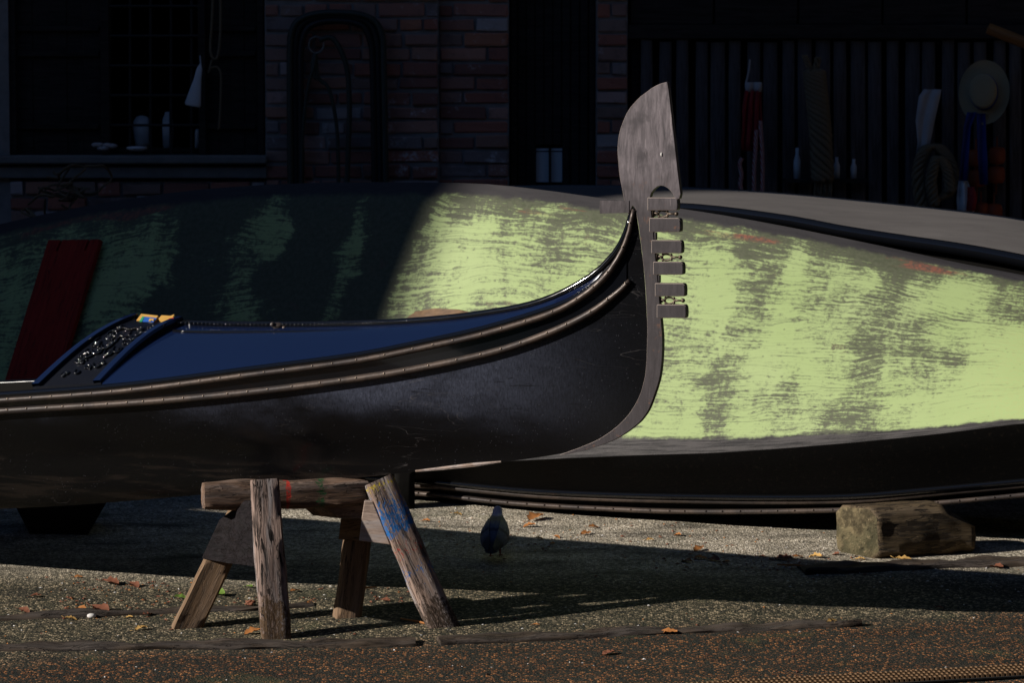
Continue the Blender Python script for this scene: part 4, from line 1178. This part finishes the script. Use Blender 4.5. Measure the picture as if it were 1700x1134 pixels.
q = foot_pt(152, 1026); m = MB(); m.ball((q.x, q.y, q.z + .006), .016, 10, 6, (1.1, .8, .6)); tag(m.build('shell', MAT['chip'], None, smooth=True), 'small white shell lying among brown leaves at left', 'shell')
q = foot_pt(416, 1006); m = MB(); rr = random.Random(6)
for i in range(22): m.ball((q.x + rr.gauss(0, .009), q.y + rr.gauss(0, .006), q.z + .010 + rr.gauss(0, .004)), .006, 6, 4, (1.3, .8, .6))
tag(m.build('seed_cone', MAT['leaf2'], None, smooth=True), 'small reddish seed cone beside the cracked sawhorse leg', 'seed cone')
for i, (a, b, lb) in enumerate((((585, 983), (625, 977), 'thin brown stick lying behind the sawhorse'), ((1290, 940), (1345, 943), 'orange-brown splinter lying left of the squared block'), ((665, 1030), (722, 1042), 'dry straw touching the blue-painted sawhorse leg'), ((700, 915), (712, 902), 'white feather on the ground right of the sawhorse'))):
    A_ = foot_pt(*a); B_ = foot_pt(*b); mid = (A_ + B_) / 2 + Vector((0, 0, .008))
    m = MB(); m.tube([A_ + Vector((0, 0, .005)), mid, B_ + Vector((0, 0, .005))], [.003, .0045, .002] if i != 3 else [.003, .012, .002], 5)
    tag(m.build('twig' if i != 3 else 'feather', MAT['leaf'] if i != 3 else MAT['chip']), lb, 'twig' if i != 3 else 'feather')

# ================================================================ things in the dark workshop front
def T(m, pts, r, Y, per=6, n=7):
    return m.tube(smooth_path([W(x, y, Y) for x, y in pts], per), r, n)
for i, (dx, dy, r) in enumerate(((0, 0, .022), (9, 8, .018), (-9, -6, .016))):
    m = MB(); T(m, [(492 + dx, 420), (491 + dx, 300), (490 + dx, 120), (493 + dx, 58 + dy), (512 + dx * .6, 33 + dy), (556, 26 + dy), (604 - dx * .6, 33 + dy), (624 - dx, 60 + dy), (628 - dx, 120), (631 - dx, 300), (632 - dx, 420)], r, YW - .05 - .01 * i)
    tag(m.build('hanging_hose', MAT['hose'] if i == 2 else MAT['hosedark'], None, smooth=True), ('thick black hose looped high on the brick pier, middle loop', 'innermost black hose looped on the brick pier', 'outermost dark green hose looped on the brick pier')[i], 'hose', 'hoses hung on the brick pier')
m = MB(); c0 = W(525, 74, YW - .05)
m.tube([c0 + Vector((.038 * math.cos(a), 0, .042 * math.sin(a))) for a in [i * 2 * math.pi / 20 for i in range(20)]], .006, 6, closed=True)
m.tube([c0 + Vector((0, .06, .045)), c0 + Vector((0, -.01, .042))], .006, 6)
tag(m.build('iron_ring', MAT['stone'], None, smooth=True), 'pale iron ring hooked on the brick pier inside the hose loop', 'ring')
m = MB(); T(m, [(524, 88), (521, 110), (512, 140), (505, 190), (501, 250), (499, 420)], .010, YW - .07); T(m, [(524, 90), (528, 128), (545, 145), (556, 190), (561, 250), (563, 420)], .010, YW - .06)
T(m, [(524, 88), (519, 105), (522, 125), (527, 130)], .012, YW - .065)
tag(m.build('hanging_rope', MAT['hose'], None, smooth=True), 'thin pale green rope hanging in a loop from the iron ring', 'rope')
m = MB(); T(m, [(530, 66), (550, 62), (566, 84), (577, 120), (580, 180), (578, 250), (572, 420)], .014, YW - .055)
tag(m.build('hanging_hose', MAT['hose'], None, smooth=True), 'thin grey-green hose hung over the iron ring on its right', 'hose')
# things at the barred window
def lathe_at(px, py, Y, prof, n=18): return MB().lathe(prof, Matrix.Translation(W(px, py, Y)), n)
m = MB(); A_ = W(333, 104, YW - .06); B0_ = W(320, 181, YW - .06)
m.lathe([(.002, 0), (.014, -.03), (.020, -.09), (.033, -.16), (.042, -.215), (.036, -.225)], Matrix.Translation(A_) @ Matrix.Rotation(R(11), 4, 'Y') @ Matrix.Diagonal((1, .35, 1, 1)), 14)
m.tube([A_, W(332, 92, YW - .02)], .003, 5)
tag(m.build('hanging_cloth', MAT['white'], None, smooth=True), 'white tapered cloth hanging at the right of the barred window', 'cloth')
sh = MB(); wbox(sh, 150, 246, 335, 252, YW + .12, .35); sh.build('inner_shelf', MAT['darkwood'], shop)
m = lathe_at(236, 246, YW + .24, [(.03, .002), (.038, .03), (.042, .05), (.046, .09), (.048, .11), (.045, .14), (.03, .165), (.01, .172)]); tag(m.build('enamel_pot', MAT['white'], None, smooth=True), 'round white pot standing behind the window bars', 'pot')
m = lathe_at(279, 246, YW + .24, [(.028, .002), (.03, .10), (.028, .15), (.016, .18), (.016, .19)]); tag(m.build('bottle', MAT['white'], None, smooth=True), 'tall pale bottle behind the window bars right of the round pot', 'bottle')
m = lathe_at(328, 246, YW + .2, [(.014, .002), (.014, .08), (.010, .1)]); tag(m.build('bottle', MAT['white'], None, smooth=True), 'narrow white bottle at the right edge of the barred window', 'bottle')
m = lathe_at(227, 250, YW - .02, [(.03, .0), (.055, .012), (.05, .02), (.02, .024)]); tag(m.build('dish', MAT['white'], None, smooth=True), 'low white dish on the sill before the round pot', 'dish')
m = MB(); rr = random.Random(2)
for i in range(7): m.ball(W(160 + i * 4.5, 246 - rr.uniform(0, 6), YW - .02), .022, 8, 5, (1.2, 1, .6))
tag(m.build('rag', MAT['whitecloth'], None, smooth=True), 'crumpled pale rag on the window sill left of the dish', 'rag')
m = MB(); T(m, [(357, -90), (352, 30), (349, 80), (354, 96), (362, 90), (366, 40), (365, -90)], .007, YW - .0); T(m, [(352, 98), (346, 120), (350, 112), (362, 112), (367, 130), (365, 190), (363, 215)], .006, YW)
tag(m.build('hanging_rope', MAT['rope'], None, smooth=True), 'thin rope looped down the shutter right of the barred window', 'rope')
m = MB(); rr = random.Random(12)
for k in range(9):
    x = rr.uniform(50, 170); y = 350 - (x - 40) * .35 + rr.uniform(-15, 12); pts = []
    for i in range(8): pts.append((x, y)); x += rr.uniform(-30, 30); y += rr.uniform(-22, 18) - (x - 110) * .03; x = max(35, min(195, x)); y = max(275, min(360, y))
    m.tube(smooth_path([W(a, b, 5.25 + rr.uniform(-.08, .08)) for a, b in pts], 5), .006, 5)
tag(m.build('rope_tangle', MAT['rope'], None, smooth=True), 'tangled heap of thin rope below the window sill at far left', 'rope')
rq = W(110, 372, 5.25)
# things hung on the slatted screen
YS = YW - .02
def cloth(name, outline, Y, mat, lab, cat, folds=6, amp=.02, th=.006):
    """outline: list of (y, xleft, xright) rows; hangs with vertical folds"""
    rows = []
    for (y, a, b) in outline:
        r_ = []
        for i in range(17):
            t = i / 16; x = a + (b - a) * t
            r_.append(W(x, y, Y + amp * math.sin(t * folds * math.pi + y * .02)))
        rows.append(r_)
    m = MB(); m.grid(rows); o = m.build(name, MAT[mat], None, smooth=True)
    s_ = o.modifiers.new('solid', 'SOLIDIFY'); s_.thickness = th
    return tag(o, lab, cat) if lab else o
cloth('hanging_apron', [(150, 1238, 1264), (175, 1234, 1264), (210, 1232, 1266), (236, 1230, 1267), (250, 1231, 1268)], YS - .04, 'redcloth', 'red cloth hanging on the slat screen above striped ropes', 'cloth')
cloth('cloth_collar', [(136, 1238, 1264), (144, 1238, 1264), (152, 1239, 1263)], YS - .045, 'whitecloth', 'white band across the top of the red hanging cloth', 'cloth', 3, .01)
m = MB(); T(m, [(1238, 138), (1243, 118), (1245, 98)], .005, YS - .03); tag(m.build('cord', MAT['whitecloth'], None, smooth=True), 'thin pale cord holding up the red hanging cloth', 'cord')
for i, (pts, lb) in enumerate((([(1256, 215), (1254, 250), (1252, 285), (1252, 330)], 'middle red and white striped rope below the red cloth'), ([(1262, 200), (1265, 245), (1266, 285), (1265, 330)], 'right-hand red and white striped rope below the red cloth'), ([(1232, 262), (1228, 272), (1231, 290), (1229, 305), (1232, 320)], 'short left striped rope beside the red cloth'))):
    m = MB(); T(m, pts, .011, YS - .07, 8); tag(m.build('striped_rope', MAT['redwhite'], None, smooth=True), lb, 'rope', 'striped ropes on the slat screen')
def twist(m, pts, R0, r, strands, turns, Y, squash=.6):
    P = smooth_path([W(x, y, Y) for x, y in pts], 14); n = len(P)
    for s in range(strands):
        Q = []
        for i, p in enumerate(P):
            a = 2 * math.pi * (s / strands + turns * i / n); k = 1 if 0 < i < n - 1 else .6
            Q.append(p + Vector((math.cos(a) * R0 * k, math.sin(a) * R0 * squash, 0)))
        m.tube(Q, r, 6)
    return m
m = MB(); twist(m, [(1352, 118), (1356, 160), (1362, 220), (1366, 300)], .045, .017, 6, 3.2, YS - .09); twist(m, [(1336, 92), (1344, 112), (1354, 135)], .010, .008, 3, 2, YS - .06); twist(m, [(1358, 95), (1354, 118)], .012, .008, 3, 1, YS - .06)
tag(m.build('rope_hank', MAT['rope'], None, smooth=True), 'thick plaited rope hank hanging on the slat screen', 'rope')
m = MB(); rr = random.Random(3)
for i in range(22):
    x = 1353 + i * 1.3; m.tube([W(x, 300, YS - .09), W(x + rr.uniform(-2, 2), 318, YS - .09 + rr.uniform(-.03, .02)), W(x + rr.uniform(-4, 4), 336, YS - .09)], .004, 4)
tag(m.build('rope_tassel', MAT['rope'], None), 'frayed rope tassel at the bottom of the plaited hank', 'tassel')
cloth('hanging_cloth', [(148, 1535, 1562), (160, 1526, 1560), (200, 1520, 1551), (235, 1523, 1544), (262, 1520, 1538)], YS - .04, 'whitecloth', 'limp pale cloth hanging on the screen left of the straw hat', 'cloth', 3, .007)
m = MB(); twist(m, [(1530, 345), (1524, 290), (1535, 250), (1556, 243), (1574, 262), (1584, 300), (1572, 322), (1556, 330)], .022, .013, 4, 7, YS - .08); twist(m, [(1552, 340), (1546, 300), (1556, 262), (1572, 280), (1578, 318)], .020, .012, 4, 5, YS - .12)
tag(m.build('rope_coil', MAT['rope'], None, smooth=True), 'coil of brown rope hanging below the pale cloth', 'rope')
hc = W(1634, 153, YS - .1); hat = thing('straw_hat', 'straw boater hat with long blue ribbon hung on the screen', 'hat', hc)
Mh = Matrix.Translation(hc) @ Matrix.Rotation(R(-14), 4, 'Z') @ Matrix.Rotation(R(82), 4, 'X') @ Matrix.Diagonal((1.0, 1.28, 1, 1))
m = MB(); m.lathe([(.001, .088), (.03, .09), (.058, .086), (.068, .078), (.070, .0), (.09, -.002), (.115, .0), (.130, .008), (.128, .003), (.09, -.008), (.06, -.008)], Mh, 32); m.build('crown_and_brim', MAT['straw'], hat, ang=50)
m = MB(); m.lathe([(.0705, .002), (.0725, .004), (.0722, .036), (.0702, .036)], Mh, 32); m.build('ribbon_band', MAT['blueribbon'], hat, smooth=True)
for (rows_) in ([(186, 1606, 1622), (210, 1600, 1612), (250, 1596, 1609), (300, 1592, 1606)], [(188, 1622, 1636), (215, 1622, 1637), (260, 1623, 1639), (306, 1626, 1640)]):
    o = cloth('ribbon_tail', rows_, YS - .13, 'blueribbon', None, None, 2, .012, .003); adopt(o, hat)
for i, (x, y, lb) in enumerate(((1620, 262, 'upper left orange float under the straw hat'), (1655, 258, 'upper right orange float under the straw hat'), (1622, 296, 'middle left orange float under the straw hat'), (1654, 290, 'middle right orange float under the straw hat'), (1628, 350, 'bottom left orange float beside the checked cloth'), (1650, 352, 'bottom right orange float beside the checked cloth'))):
    m = MB(); c0 = W(x, y, YS - .03); m.lathe([(.012, -.045), (.036, -.04), (.044, -.02), (.044, .02), (.036, .04), (.012, .045)], Matrix.Translation(c0), 16)
    m.tube([c0 + Vector((0, 0, -.1)), c0 + Vector((0, 0, .1))], .004, 5)
    tag(m.build('float', MAT['float'], None, smooth=True), lb, 'float', 'orange floats on the slat screen')
cloth('hanging_cloth', [(298, 1592, 1606), (315, 1589, 1612), (335, 1588, 1616), (356, 1590, 1618)], YS - .1, 'white', 'white cloth tucked below the left ribbon of the hat', 'cloth', 3, .015)
cloth('hanging_cloth', [(310, 1606, 1616), (330, 1606, 1621), (350, 1604, 1617)], YS - .125, 'redcloth', 'small red cloth beside the white one below the hat', 'cloth', 2, .01)
beam('oar_pole', W(1640, 46, YS - .25), W(1790, 104, YS - .25), (0, 1, 0), .06, .06, MAT['orangewood'], None, 77, amp=.003, cham=.45)
o = bpy.data.objects['oar_pole']; tag(o, 'orange wooden pole end sticking out at top right', 'pole')
for (x, y, h, r, lb) in ((1323, 300, .17, .018, 'pale narrow bottle on the screen ledge left of the rope hank'), (1389, 296, .11, .016, 'small pale bottle right of the rope hank'), (1417, 296, .10, .016, 'rightmost small pale bottle on the screen ledge')):
    m = lathe_at(x, y, YS + .02, [(r, 0), (r * 1.05, h * .6), (r * .5, h * .8), (r * .5, h)]); tag(m.build('bottle', MAT['white'], None, smooth=True), lb, 'bottle')
m = MB(); wbox(m, 1300, 297, 1440, 303, YS - .02, .07); m.build('ledge', MAT['darkwood'], scr)
m = MB(); wbox(m, 1160, 60, 1700, 62, YS + .03, .01); m.build('batten', MAT['darkwood'], scr)
